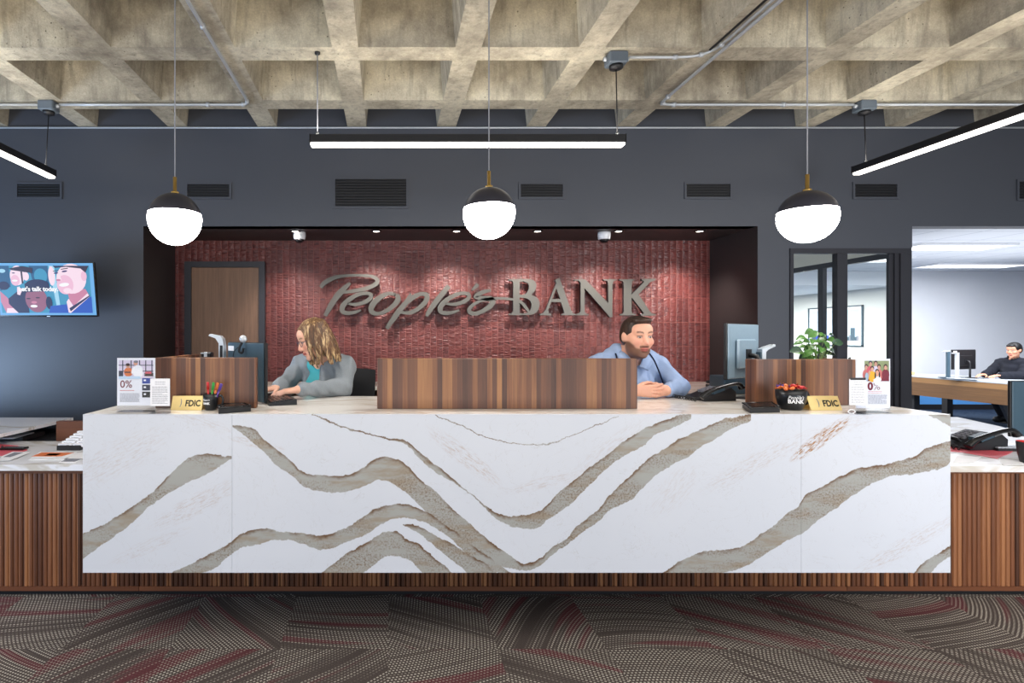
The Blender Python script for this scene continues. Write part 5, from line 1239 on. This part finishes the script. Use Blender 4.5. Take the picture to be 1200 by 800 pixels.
class Head:
    """local frame: +y the way the face looks, origin mid-head"""
    def __init__(s,origin,fwd,up=(0,0,1),scale=1.0,width=1.0):
        f=Vector(fwd).normalized(); u=Vector(up); r=f.cross(u).normalized(); u=r.cross(f).normalized()
        s.R=np.array([[r.x,f.x,u.x],[r.y,f.y,u.y],[r.z,f.z,u.z]]); s.o=np.array(origin,float); s.s=scale; s.w=width
    def W(s,p): return s.R@(np.array(p,float)*s.s*np.array([s.w,1,1]))+s.o
    def L(s,V): return ((V-s.o)@s.R)/s.s/np.array([s.w,1,1])
    def ell(s,Fd,c,r,k=.01,rot=None,sub=False,grow=0):
        R=s.R if rot is None else s.R@np.array(Euler(rot).to_matrix())
        rr=(np.array(r)+grow)*s.s*np.array([s.w,1,1]); f,lo,hi=ell_fn(s.W(c),rr,R); Fd.put(f,lo,hi,k*s.s,sub)
    def cap(s,Fd,a,b,r0,r1,k=.008,sub=False,grow=0):
        f,lo,hi=cap_fn(s.W(a),s.W(b),(r0+grow)*s.s,(r1+grow)*s.s); Fd.put(f,lo,hi,k*s.s,sub)
    def face(s,Fd,heavy=0,male=True):
        s.ell(Fd,(0,-.014,.036),(.073,.092,.082),.02); s.ell(Fd,(0,.018,-.022),(.063+heavy*.6,.066,.084),.02)
        s.ell(Fd,(0,.030,-.078),(.045+heavy,.044,.034),.022); s.ell(Fd,(0,.065,-.099),(.020+heavy*.4,.017,.015),.014)
        s.ell(Fd,(0,.060,.048),(.054,.024,.034),.02)
        s.cap(Fd,(-.034,.071,.026),(.034,.071,.026),.012 if male else .008,.012 if male else .008,.014)
        for q in (-1,1):
            s.ell(Fd,(q*.037,.058,-.022),(.024+heavy*.4,.020,.022),.016)
            s.ell(Fd,(q*.030,.088,.006),(.015,.010,.010),.010,sub=True)
            s.ell(Fd,(q*.030,.0705,.005),(.0135,.0125,.0115),.003)
            s.ell(Fd,(q*.075,-.004,.0),(.008,.019,.030),.006,rot=(0.15,0,q*.35)); s.ell(Fd,(q*.083,.001,.002),(.004,.010,.018),.004,rot=(0,0,q*.35),sub=True)
            s.ell(Fd,(q*.011,.088,-.036),(.009,.009,.008),.006)
        s.cap(Fd,(0,.080,.012),(0,.098,-.028),.0085,.012,.009); s.ell(Fd,(0,.083,-.058),(.021,.010,.0065),.006); s.ell(Fd,(0,.081,-.0685),(.018,.010,.0065),.005)
        s.ell(Fd,(0,.0945,-.0632),(.019,.004,.0016),.002,sub=True)
    def color(s,V,skin,beard=None,brow=None,lip=(188,104,96),iris=(60,50,42),cheek=.35,base=None):
        C=np.tile(lin(*skin),(len(V),1)); L=s.L(V); x,y,z=L.T; ax=np.abs(x)
        near=(ax<.12)&(np.abs(y)<.14)&(z>-.15)&(z<.15)
        def blend(m,c): 
            m=(m*near)[:,None]; C[:]=C*(1-m)+lin(*c)*m
        blend(cheek*np.exp(-(((ax-.040)/.02)**2+((z+.025)/.02)**2))*(y>.03),(214,120,104)); blend(.3*np.exp(-((ax/.014)**2+((z+.030)/.014)**2))*(y>.08),(212,118,100))
        if beard:
            zl=-.036-.02*smst(y,.02,.085)+.02*smst(ax,.04,.065)
            m=smst(zl-z,-.004,.012)*smst(y,-.03,.0)*smst(z,-.140,-.118)
            m=np.maximum(m,(y>.06)*smst(.030-ax,0,.006)*(1-smst(np.abs(z+.0495),.004,.009)))
            blend(.86*m,beard)
        m=(y>.055)*(1-smst(ax,.018,.023))*(1-smst(np.abs(z+.063),.007,.012)); blend(.85*m,lip)
        blend((y>.055)*(1-smst(ax,.018,.022))*(1-smst(np.abs(z+.0632),.0008,.003))*.8,(96,40,40))
        bz=.030-.10*(ax-.030)**2/.03+.004*smst(ax,.012,.03); blend((y>.04)*smst(ax,.010,.015)*(1-smst(ax,.044,.050))*(1-smst(np.abs(z-bz),.0028,.006))*.85,brow or (60,42,32))
        for q in (-1,1):
            ex=(x-q*.030); d=np.sqrt((ex/1.25)**2+((z-.005)*1.9)**2); blend((y>.055)*(1-smst(d,.0095,.0125))*.9,(120,74,62)); blend((y>.055)*(1-smst(d,.0075,.0095)),(228,222,218)); 
            d2=np.sqrt(ex**2+((z-.005))**2); blend((y>.055)*(1-smst(d2,.0042,.0062))*(np.abs(z-.005)<.006),iris)
            blend((y>.05)*(1-smst(np.abs(ex),.012,.016))*(1-smst(np.abs(z-.0112),.0012,.0034))*.8,(60,40,34))
        return C
def unit(v): v=np.array(v,float); return v/np.linalg.norm(v)
def hand(Fd,wrist,dirv,palm,thumb,curl=.5,s=1.0,spread=.06,tup=.72):
    """dirv: where the fingers point; palm: which way the palm looks; thumb: side of the thumb"""
    d=unit(dirv); p=unit(np.array(palm)-np.dot(palm,d)*d); t=np.cross(d,p); t=t if np.dot(t,thumb)>0 else -t; w=np.array(wrist,float)
    def c(a,b,r0,r1,k=.004): f,lo,hi=cap_fn(a,b,r0*s,r1*s); Fd.put(f,lo,hi,k)
    for o in (-.026,-.009,.009,.025): c(w+t*o*.55*s+d*.006*s,w+d*.078*s+t*o*s,.0145,.0115,.010)
    Ls=[(.025,.040,.024,.019),(.0085,.045,.028,.020),(-.0085,.042,.026,.019),(-.0255,.032,.020,.017)]
    for j,(o,l1,l2,l3) in enumerate(Ls):
        a=w+d*.080*s+t*o*s; ang=curl*.55+.06*j; dd=d+t*spread*(1.2-j*.8)
        for li,(l,r) in enumerate(((l1,.0092),(l2,.0084),(l3,.0076))):
            v=unit(unit(dd)*math.cos(ang)+p*math.sin(ang)); b=a+v*l*s; c(a,b,r,r*.94,.003); a=b; ang+=curl*(.75 if li==0 else .55)
    a=w+t*.022*s+d*.016*s+p*.006*s; v=unit(d*.62+t*tup+p*.30)
    for l,r in ((.040,.0125),(.032,.0105),(.024,.009)):
        b=a+v*l*s; c(a,b,r,r*.93,.005); a=b; v=unit(v+d*.30-t*.18+p*curl*.25)
def limb(Fd,pts,rad,k=.02,grow=0):
    for i in range(len(pts)-1):
        f,lo,hi=cap_fn(pts[i],pts[i+1],rad[i]+grow,rad[i+1]+grow); Fd.put(f,lo,hi,k)
def torso(Fd,sh,chest,waist,hip,rs,k=.04,grow=0,fw=(0,-1,0)):
    f=unit((fw[0],fw[1],0)); r=np.array([f[1],-f[0],0])*-1; R=np.stack([r,f,[0,0,1]],1)
    for c,rr in ((chest,rs[0]),(waist,rs[1]),(hip,rs[2])):
        fn,lo,hi=ell_fn(c,np.array(rr)+grow,R); Fd.put(fn,lo,hi,k)
    fn,lo,hi=cap_fn(sh[0],sh[1],rs[3]+grow,rs[3]+grow); Fd.put(fn,lo,hi,k)
    fn,lo,hi=cap_fn(np.array(chest),np.array(waist),rs[1][1]*.9+grow,rs[1][1]*.9+grow); Fd.put(fn,lo,hi,k)
def folds(Fd,amp=.003,sc=34,seed=0,stretch=(1,1,.7)):
    n=Fd.n; g=[(Fd.lo[k]+Fd.h*np.arange(n[k])).astype(np.float32) for k in range(3)]
    x=g[0][:,None,None]*stretch[0]; y=g[1][None,:,None]*stretch[1]; z=g[2][None,None,:]*stretch[2]
    w=np.sin(sc*(x+.6*z)+3*np.sin(11*y+seed)+2*np.sin(9*z+seed*2))*np.sin(sc*.55*(z-.5*y)+2.2*np.sin(13*x+seed))
    Fd.a+=amp*w.astype(np.float32)
def carve(Fd,fn_bbox,k=.006): fn,lo,hi=fn_bbox; Fd.put(fn,lo,hi,k,sub=True)
def halfspace(Fd,p,n):          # keep the side n points away from
    p=np.array(p); n=unit(n); g=[(Fd.lo[k]+Fd.h*np.arange(Fd.n[k])).astype(np.float32) for k in range(3)]
    d=(g[0][:,None,None]-p[0])*n[0]+(g[1][None,:,None]-p[1])*n[1]+(g[2][None,None,:]-p[2])*n[2]
    Fd.a=np.maximum(Fd.a,d.astype(np.float32))

def shoes(t,L):
    for a,b in L:
        a=np.array(a,float); b=np.array(b,float); Fs=Field(np.minimum(a,b)-.09,np.maximum(a,b)+.09,.006); limb(Fs,[a,b],[.052,.046],.02); limb(Fs,[(a[0],a[1],.05),b],[.046,.046],.02); halfspace(Fs,(0,0,.004),(0,0,-1)); nets(Fs,'shoe','black',None,t)
# ---- man in the blue shirt
def man_blue():
    t=thing('person','bearded person in a pale blue button shirt with hands clasped on the counter','person',(1.49,3.45,0))
    hd=Head((1.492,3.275,1.424),(.10,-1,-.05),scale=1.06,width=1.0); fw=(0,-1,0)
    SR,SL=(1.305,3.40,1.238),(1.672,3.40,1.238)           # his right shoulder is at image left
    ER,EL=(1.23,3.30,1.128),(1.728,3.235,1.130); WR,WL_=(1.372,3.075,1.122),(1.575,3.095,1.124)
    chest,waist,hip=(1.492,3.415,1.12),(1.492,3.43,.90),(1.492,3.47,.72)
    rs=((.185,.118,.165),(.185,.145,.16),(.185,.14,.12),.062)
    lo,hi=(1.08,2.95,0.0),(1.92,3.66,1.60)
    def legs(Fd,g=0):
        for q in (-1,1):
            limb(Fd,[(1.492+q*.09,3.47,.69),(1.492+q*.13,3.215,.66),(1.492+q*.12,3.26,.12)],[.085,.062,.042],.02,g)
    F1=Field(lo,hi,.0045)
    torso(F1,(SR,SL),chest,waist,hip,rs); hd.face(F1,heavy=.006)
    limb(F1,[hd.W((0,-.022,-.06)),(1.492,3.375,1.29)],[.058,.066],.03); limb(F1,[(1.43,3.39,1.335),SR],[.045,.05],.03); limb(F1,[(1.555,3.39,1.335),SL],[.045,.05],.03)
    limb(F1,[SR,ER,WR],[.056,.044,.029],.015); limb(F1,[SL,EL,WL_],[.056,.044,.029],.015); legs(F1)
    for q in (-1,1):
        limb(F1,[(1.492+q*.12,3.26,.10),(1.492+q*.12,3.14,.045)],[.042,.034],.015)
    hand(F1,WL_,(-.96,-.28,-.04),(-.25,.95,.05),(0,0,1),.8,1.0,.02,tup=.25)
    hand(F1,(1.382,3.055,1.124),(.97,-.10,.02),(.08,.99,.0),(0,0,1),.34,1.0,.10,tup=.3)
    nets(F1,'body','skin',lambda V:hd.color(V,(228,172,146),beard=(84,54,40),brow=(58,40,30)),t)
    # short hair
    F2=Field(tuple(hd.o-.14),tuple(hd.o+.15),.004); hd.ell(F2,(0,-.016,.037),(.0765,.095,.085),.01); hd.ell(F2,(0,-.035,.0),(.076,.074,.07),.02)
    hd.ell(F2,(0,.050,.098),(.050,.040,.016),.03)
    hd.ell(F2,(0,.098,.018),(.060,.066,.060),.014,sub=True); hd.ell(F2,(0,.085,-.05),(.09,.080,.078),.014,sub=True)
    for q in (-1,1): hd.ell(F2,(q*.082,.002,-.012),(.016,.020,.034),.006,sub=True)
    halfspace(F2,hd.W((0,0,-.055)),-(hd.R@np.array([0,.2,1.])))
    nets(F2,'hair','hair_brown',None,t)
    # shirt
    F3=Field(lo,hi,.005); g=.012; torso(F3,(SR,SL),chest,waist,hip,rs,grow=g)
    limb(F3,[(1.425,3.39,1.33),SR],[.045,.052],.03,g); limb(F3,[(1.56,3.39,1.33),SL],[.045,.052],.03,g)
    limb(F3,[SR,ER,tuple(np.array(WR)*.94+np.array(ER)*.06)],[.052,.040,.029],.015,g); limb(F3,[SL,EL,tuple(np.array(WL_)*.86+np.array(EL)*.14)],[.052,.040,.029],.015,g)
    folds(F3,.0045,75,1)
    carve(F3,cap_fn((1.492,3.36,1.60),(1.492,3.335,1.312),.105,.052)); carve(F3,cap_fn((1.492,3.29,1.33),(1.492,3.265,1.232),.045,.008))
    halfspace(F3,(0,0,.70),(0,0,-1))
    nets(F3,'shirt','blue_shirt',None,t)
    F4=Field((1.2,3.05,.0),(1.8,3.66,.86),.007); torso(F4,((1.45,3.47,.75),(1.53,3.47,.75)),(1.492,3.45,.78),(1.492,3.46,.76),hip,((.17,.13,.06),(.17,.135,.06),(.18,.14,.11),.05),grow=.012); legs(F4,.014)
    nets(F4,'trousers','trousers',None,t)
    shoes(t,[((1.492+q*.12,3.26,.10),(1.492+q*.12,3.13,.045)) for q in (-1,1)])
    # collar: two folded flaps and a band
    mm=MB()
    for q in (-1,1):
        a=[(1.492+q*.072,3.375,1.350),(1.492+q*.068,3.318,1.338),(1.492+q*.046,3.286,1.312),(1.492+q*.012,3.262,1.252),(1.492+q*.060,3.258,1.228),(1.492+q*.100,3.288,1.278),(1.492+q*.110,3.365,1.308)]
        n=Vector((q*.45,-.75,.45)).normalized()*.004
        vs=[Vector(p)+n for p in a]+[Vector(p)-n for p in a]; k=len(a)
        f=[tuple(range(k)),tuple(range(k,2*k))[::-1]]+[(i,i+k,(i+1)%k+k,(i+1)%k) for i in range(k)]
        mm.add(vs,f,'blue_shirt',True)
    mm.build('collar',t)
    mm=MB()
    for q in (-1,1):
        pts=[(1.492+q*.104,3.335,1.325),(1.492+q*.112,3.295,1.285),(1.492+q*.130,3.272,1.22),(1.492+q*.160,3.282,1.15)]
        mm.tube(spline(pts,5),.0045,'navy_trim',6)
    mm.build('shirt_piping',t)
man_blue()

# ---- woman in the cardigan
def woman():
    t=thing('person','person with wavy highlighted hair, glasses and grey cardigan typing at the left','person',(-.35,3.42,0))
    hd=Head((-.447,3.245,1.412),(-.86,-.40,-.36),(-.12,0,1),scale=.97,width=.97); fw=(-.55,-.83,0)
    SL,SR=(-.268,3.335,1.245),(-.545,3.475,1.245); EL,ER=(-.268,3.235,1.128),(-.63,3.36,1.14); WL_,WR=(-.500,3.02,1.135),(-.632,3.10,1.14)
    chest,waist,hip=(-.395,3.42,1.10),(-.37,3.45,.90),(-.34,3.50,.74)
    rs=((.150,.108,.15),(.145,.115,.15),(.165,.135,.11),.050)
    lo,hi=(-.86,2.90,0.0),(-.08,3.70,1.58)
    def legs(Fd,g=0):
        for q in (-1,1):
            limb(Fd,[(-.34+q*.08,3.5-q*.05,.71),(-.50+q*.08,3.245-q*.02,.66),(-.48+q*.08,3.27,.12)],[.078,.056,.038],.02,g)
    F1=Field(lo,hi,.0045)
    torso(F1,(SR,SL),chest,waist,hip,rs,fw=fw); hd.face(F1,0,False)
    limb(F1,[hd.W((0,-.02,-.05)),(-.405,3.385,1.27)],[.046,.052],.03); limb(F1,[SL,EL,WL_],[.044,.036,.024],.015); limb(F1,[SR,ER,WR],[.044,.036,.024],.015); legs(F1)
    for q in (-1,1): limb(F1,[(-.48+q*.08,3.27,.10),(-.52+q*.08,3.17,.045)],[.038,.03],.015)
    hand(F1,WL_,(-.93,-.30,-.10),(0,.15,-1),(0,1,0),.42,.92,.08); hand(F1,WR,(-.75,-.62,-.12),(0,0,-1),(.6,-.6,0),.42,.92,.08)
    nets(F1,'body','skin',lambda V:hd.color(V,(232,180,154),brow=(120,86,58),lip=(202,104,104),cheek=.5),t)
    # shoulder-length waves
    F2=Field(tuple(hd.o-.24),tuple(hd.o+.20),.0045)
    hd.ell(F2,(0,-.020,.040),(.086,.100,.090),.012); hd.ell(F2,(0,-.052,-.03),(.082,.066,.10),.02)
    rr=random.Random(8)
    for i in range(34):
        a=math.radians(-142+284*i/33); a+=rr.uniform(-.04,.04)              # 0 is the nape side
        rx,ry=.078,.080; x0,y0=rx*math.sin(a),-.018-ry*math.cos(a)
        front=abs(a)>1.9
        L=rr.uniform(.155,.185) if not front else rr.uniform(.13,.165); pts=[]; ph=rr.uniform(0,6); am=.009+.006*rr.random()
        for k in range(9):
            q=k/8; z=.075-q*(L+.075)+ (.0); w=am*math.sin(ph+q*7.5)*q
            bell=1+.22*math.sin(min(1,q*1.1)*PI*.75); 
            pts.append((x0*bell+w*math.cos(a),y0*bell+w*math.sin(a)*.6 - (.010*q if not front else -.004*q),z if k else .085))
        for k in range(8):
            r0=.0155-.0010*k; hd.cap(F2,pts[k],pts[k+1],r0-.002,r0-.003,.004)
    hd.ell(F2,(0,.110,-.02),(.050,.060,.088),.010,sub=True); hd.ell(F2,(0,.098,-.06),(.042,.062,.07),.010,sub=True)
    nets(F2,'hair','hair_blond',None,t,smooth=0)
    # blouse and cardigan
    def cloth_body(Fd,g,arm):
        torso(Fd,(SR,SL),chest,waist,hip,rs,grow=g,fw=fw)
        for S in (SL,SR): limb(Fd,[(-.41,3.40,1.265),S],[.045,.048],.03,g)
        if arm:
            limb(Fd,[SL,EL,tuple(np.array(WL_)*.93+np.array(EL)*.07)],[.046,.036,.020],.015,g); limb(Fd,[SR,ER,tuple(np.array(WR)*.93+np.array(ER)*.07)],[.046,.036,.020],.015,g)
    f=unit(fw); nk=np.array((-.405,3.385,1.27))
    F3=Field((-.68,3.1,.6),(-.1,3.70,1.40),.006); cloth_body(F3,.008,False); folds(F3,.004,40,2)
    carve(F3,cap_fn(nk+(0,0,.15),nk+f*.03+(0,0,.0),.07,.045)); carve(F3,cap_fn(nk+f*.09+(0,0,.02),nk+f*.12-(0,0,.10),.05,.008)); nets(F3,'blouse','teal_shirt',None,t)
    F4=Field((-.80,2.98,.62),(-.1,3.70,1.40),.005); cloth_body(F4,.018,True); folds(F4,.006,80,5)
    carve(F4,cap_fn(nk+(0,0,.16),nk+f*.02+(0,0,.02),.08,.05))
    f2=unit(f+np.array((-.25,.1,0))); carve(F4,cap_fn(nk+f2*.10+(0,0,.02),nk+f2*.18-(0,0,.34),.070,.098),.01)
    halfspace(F4,(0,0,.68),(0,0,-1))
    nets(F4,'cardigan','cardigan',None,t)
    F5=Field((-.75,3.05,.0),(-.1,3.72,.86),.007); torso(F5,((-.38,3.5,.76),(-.3,3.5,.76)),(-.34,3.5,.78),(-.34,3.5,.76),hip,((.15,.12,.06),(.15,.12,.06),(.165,.135,.10),.05),grow=.010,fw=fw); legs(F5,.012)
    nets(F5,'trousers','trousers',None,t)
    shoes(t,[((-.48+q*.08,3.27,.10),(-.52+q*.08,3.165,.045)) for q in (-1,1)])
    mm=MB()
    for q in (-1,1):
        c=[hd.W((q*.031+.0215*math.cos(a),.094-.006*abs(math.cos(a)),.002+.017*math.sin(a))) for a in np.linspace(0,2*PI,17)]; mm.tube(c,.0017,'navy',6)
        mm.tube([hd.W((q*.052,.088,.008)),hd.W((q*.074,.04,.012)),hd.W((q*.078,-.01,.008))],.0016,'navy',6)
    mm.tube([hd.W((-.010,.094,.006)),hd.W((0,.098,.009)),hd.W((.010,.094,.006))],.0016,'navy',6); mm.build('glasses',t)
woman()

# ---- man in the black jacket, back office
def office_man():
    c=np.array((10.30,9.0,0.)); t=thing('person','dark-haired person in a black jacket sitting at the white office desk','person',tuple(c))
    hd=Head(tuple(c+(-.06,-.06,1.20)),(-.97,-.22,-.12),scale=1.02); fw=(-1,0,0)
    SL,SR=c+(.02,-.19,.985),c+(.02,.19,.985); EL,ER=c+(-.14,-.25,.80),c+(-.14,.24,.80); WL_,WR=c+(-.40,-.17,.80),c+(-.40,.06,.80)
    chest,waist,hip=c+(.02,0,.86),c+(.05,0,.66),c+(.08,0,.52); rs=((.165,.115,.17),(.15,.12,.15),(.165,.14,.11),.055)
    lo,hi=c+(-.75,-.42,0),c+(.30,.42,1.36); F1=Field(lo,hi,.007)
    def legs(Fd,g=0):
        for q in (-1,1): limb(Fd,[tuple(c+(.06,q*.09,.50)),tuple(c+(-.24,q*.11,.50)),tuple(c+(-.04,q*.11,.09))],[.08,.058,.04],.02,g)
    torso(F1,(SR,SL),chest,waist,hip,rs,fw=fw); hd.face(F1,0); limb(F1,[hd.W((0,-.02,-.06)),tuple(c+(.0,0,1.03))],[.05,.056],.03)
    limb(F1,[SL,EL,WL_],[.05,.04,.027],.015); limb(F1,[SR,ER,WR],[.05,.04,.027],.015); legs(F1)
    for q in (-1,1): limb(F1,[tuple(c+(-.04,q*.11,.09)),tuple(c+(-.14,q*.11,.045))],[.04,.034],.015)
    hand(F1,WL_,(-1,.1,-.05),(0,0,-1),(0,1,0),.3,1.0); hand(F1,WR,(-1,-.1,-.05),(0,0,-1),(0,-1,0),.3,1.0)
    nets(F1,'body','skin',lambda V:hd.color(V,(206,148,120),brow=(36,28,26)),t)
    F2=Field(tuple(hd.o-.15),tuple(hd.o+.16),.005); hd.ell(F2,(0,-.016,.044),(.083,.100,.090),.01); hd.ell(F2,(0,-.040,.0),(.078,.072,.07),.02); hd.ell(F2,(0,.066,.085),(.05,.028,.026),.015)
    hd.ell(F2,(0,.085,.010),(.066,.070,.058),.012,sub=True); hd.ell(F2,(0,.075,-.055),(.09,.085,.075),.012,sub=True)
    for q in (-1,1): hd.ell(F2,(q*.08,.008,-.01),(.018,.022,.032),.006,sub=True)
    nets(F2,'hair','hair_black',None,t)
    F3=Field(lo,hi,.007); g=.02; torso(F3,(SR,SL),chest,waist,hip,rs,grow=g,fw=fw)
    for S in (SL,SR): limb(F3,[tuple(c+(.0,0,1.03)),S],[.05,.055],.03,g)
    limb(F3,[SL,EL,WL_*.92+EL*.08],[.058,.05,.036],.015,g); limb(F3,[SR,ER,WR*.92+ER*.08],[.058,.05,.036],.015,g)
    limb(F3,[tuple(c+(.015,0,1.00)),tuple(c+(-.01,0,1.085))],[.075,.070],.015); folds(F3,.006,60,3)
    carve(F3,cap_fn(c+(-.025,0,1.16),c+(-.02,0,1.06),.068,.055)); halfspace(F3,(0,0,.5),(0,0,-1)); nets(F3,'jacket','black_jacket',None,t)
    F4=Field(c+(-.6,-.4,0),c+(.32,.4,.66),.008); torso(F4,(c+(.08,-.04,.54),c+(.08,.04,.54)),c+(.08,0,.56),c+(.08,0,.54),hip,((.15,.13,.06),(.15,.13,.06),(.165,.14,.10),.05),grow=.012,fw=fw); legs(F4,.014); nets(F4,'trousers','trousers',None,t)
    shoes(t,[(c+(-.04,q*.11,.09),c+(-.15,q*.11,.045)) for q in (-1,1)])
    t=thing('office_chair','dark chair under the person in the black jacket','chair',tuple(c+(.1,0,0)))
    mm=MB(); mm.box(tuple(c+(-.12,-.24,.36)),tuple(c+(.32,.24,.405)),'fabric_black',bev=.02); mm.build('seat',t)
    mm=MB(); mm.box(tuple(c+(.29,-.22,.5)),tuple(c+(.34,.22,.9)),'fabric_black',bev=.02); mm.box(tuple(c+(.30,-.03,.38)),tuple(c+(.33,.03,.5)),'black'); mm.build('backrest',t)
    mm=MB(); mm.cyl(c+(.1,0,.04),c+(.1,0,.36),.03,'steel'); mm.lathe([(.26,0),(.26,.015),(.05,.05),(.03,.06)],'black',24,Matrix.Translation(tuple(c+(.1,0,.0005)))); mm.build('pedestal',t)
office_man()
# ------------------------------------------------------------------ light and camera
def area(loc, rot, sx, sy, power, color, spread=180):
    L=bpy.data.lights.new('room_or_fill_light','AREA'); L.shape='RECTANGLE'; L.size=sx; L.size_y=sy; L.energy=power; L.color=color; L.spread=math.radians(spread)
    o=bpy.data.objects.new('room_or_fill_light',L); COL.objects.link(o); o.location=loc; o.rotation_euler=rot; return o
w=bpy.data.worlds.new('sky'); bpy.context.scene.world=w; w.use_nodes=True
w.node_tree.nodes['Background'].inputs[0].default_value=(.72,.84,1,1); w.node_tree.nodes['Background'].inputs[1].default_value=.6
area((1.0,-5.5,1.6),(math.radians(86),0,0),11,2.4,150,(.66,.80,1))             # window wall behind the camera
area((1.0,-2.2,.5),(math.radians(158),0,0),11,2.6,270,(1,.92,.80),150)        # added upward fill that brightens the ceiling ribs, no real source
area((1.0,-.8,3.2),(math.radians(0),0,0),10,4.6,330,(1,.97,.93),130)           # the lobby's other ceiling lights
area((8.5,7.4,2.6),(0,0,0),4.5,3.0,430,(.93,.95,1))                             # office ceiling lights
area((7.5,12.5,2.4),(0,0,0),3,3,520,(1,.98,.95))
area((-5.6,2.2,.75),(math.radians(88),0,math.radians(-52)),1.8,1.2,150,(.50,.70,1))   # added blue fill for the lower left wall, no window there
area((3.9,-1.6,1.5),(math.radians(88),0,0),1.6,1.0,26,(.97,.98,1),70)   # added fill that lifts the lower right wall, no window there
area((8.5,7.4,1.9),(math.radians(180),0,0),4,3,45,(.93,.96,1))  # added upward fill to lighten the office ceiling tiles
cam=bpy.data.cameras.new('camera'); co=bpy.data.objects.new('camera',cam); COL.objects.link(co)
co.location=(0,0,H); co.rotation_euler=(PI/2,0,0); cam.sensor_width=36; cam.lens=F/1200*36
cam.shift_x=(600-CX)/1200; cam.shift_y=-(400-CY)/1200; cam.clip_start=.05
sc=bpy.context.scene; sc.camera=co
sc.view_settings.view_transform='Standard'; sc.view_settings.look='None'; sc.view_settings.gamma=1; sc.view_settings.exposure=0
sc.view_settings.use_curve_mapping=False
sc.cycles.max_bounces=8; sc.cycles.use_denoising=True; sc.cycles.sample_clamp_indirect=6
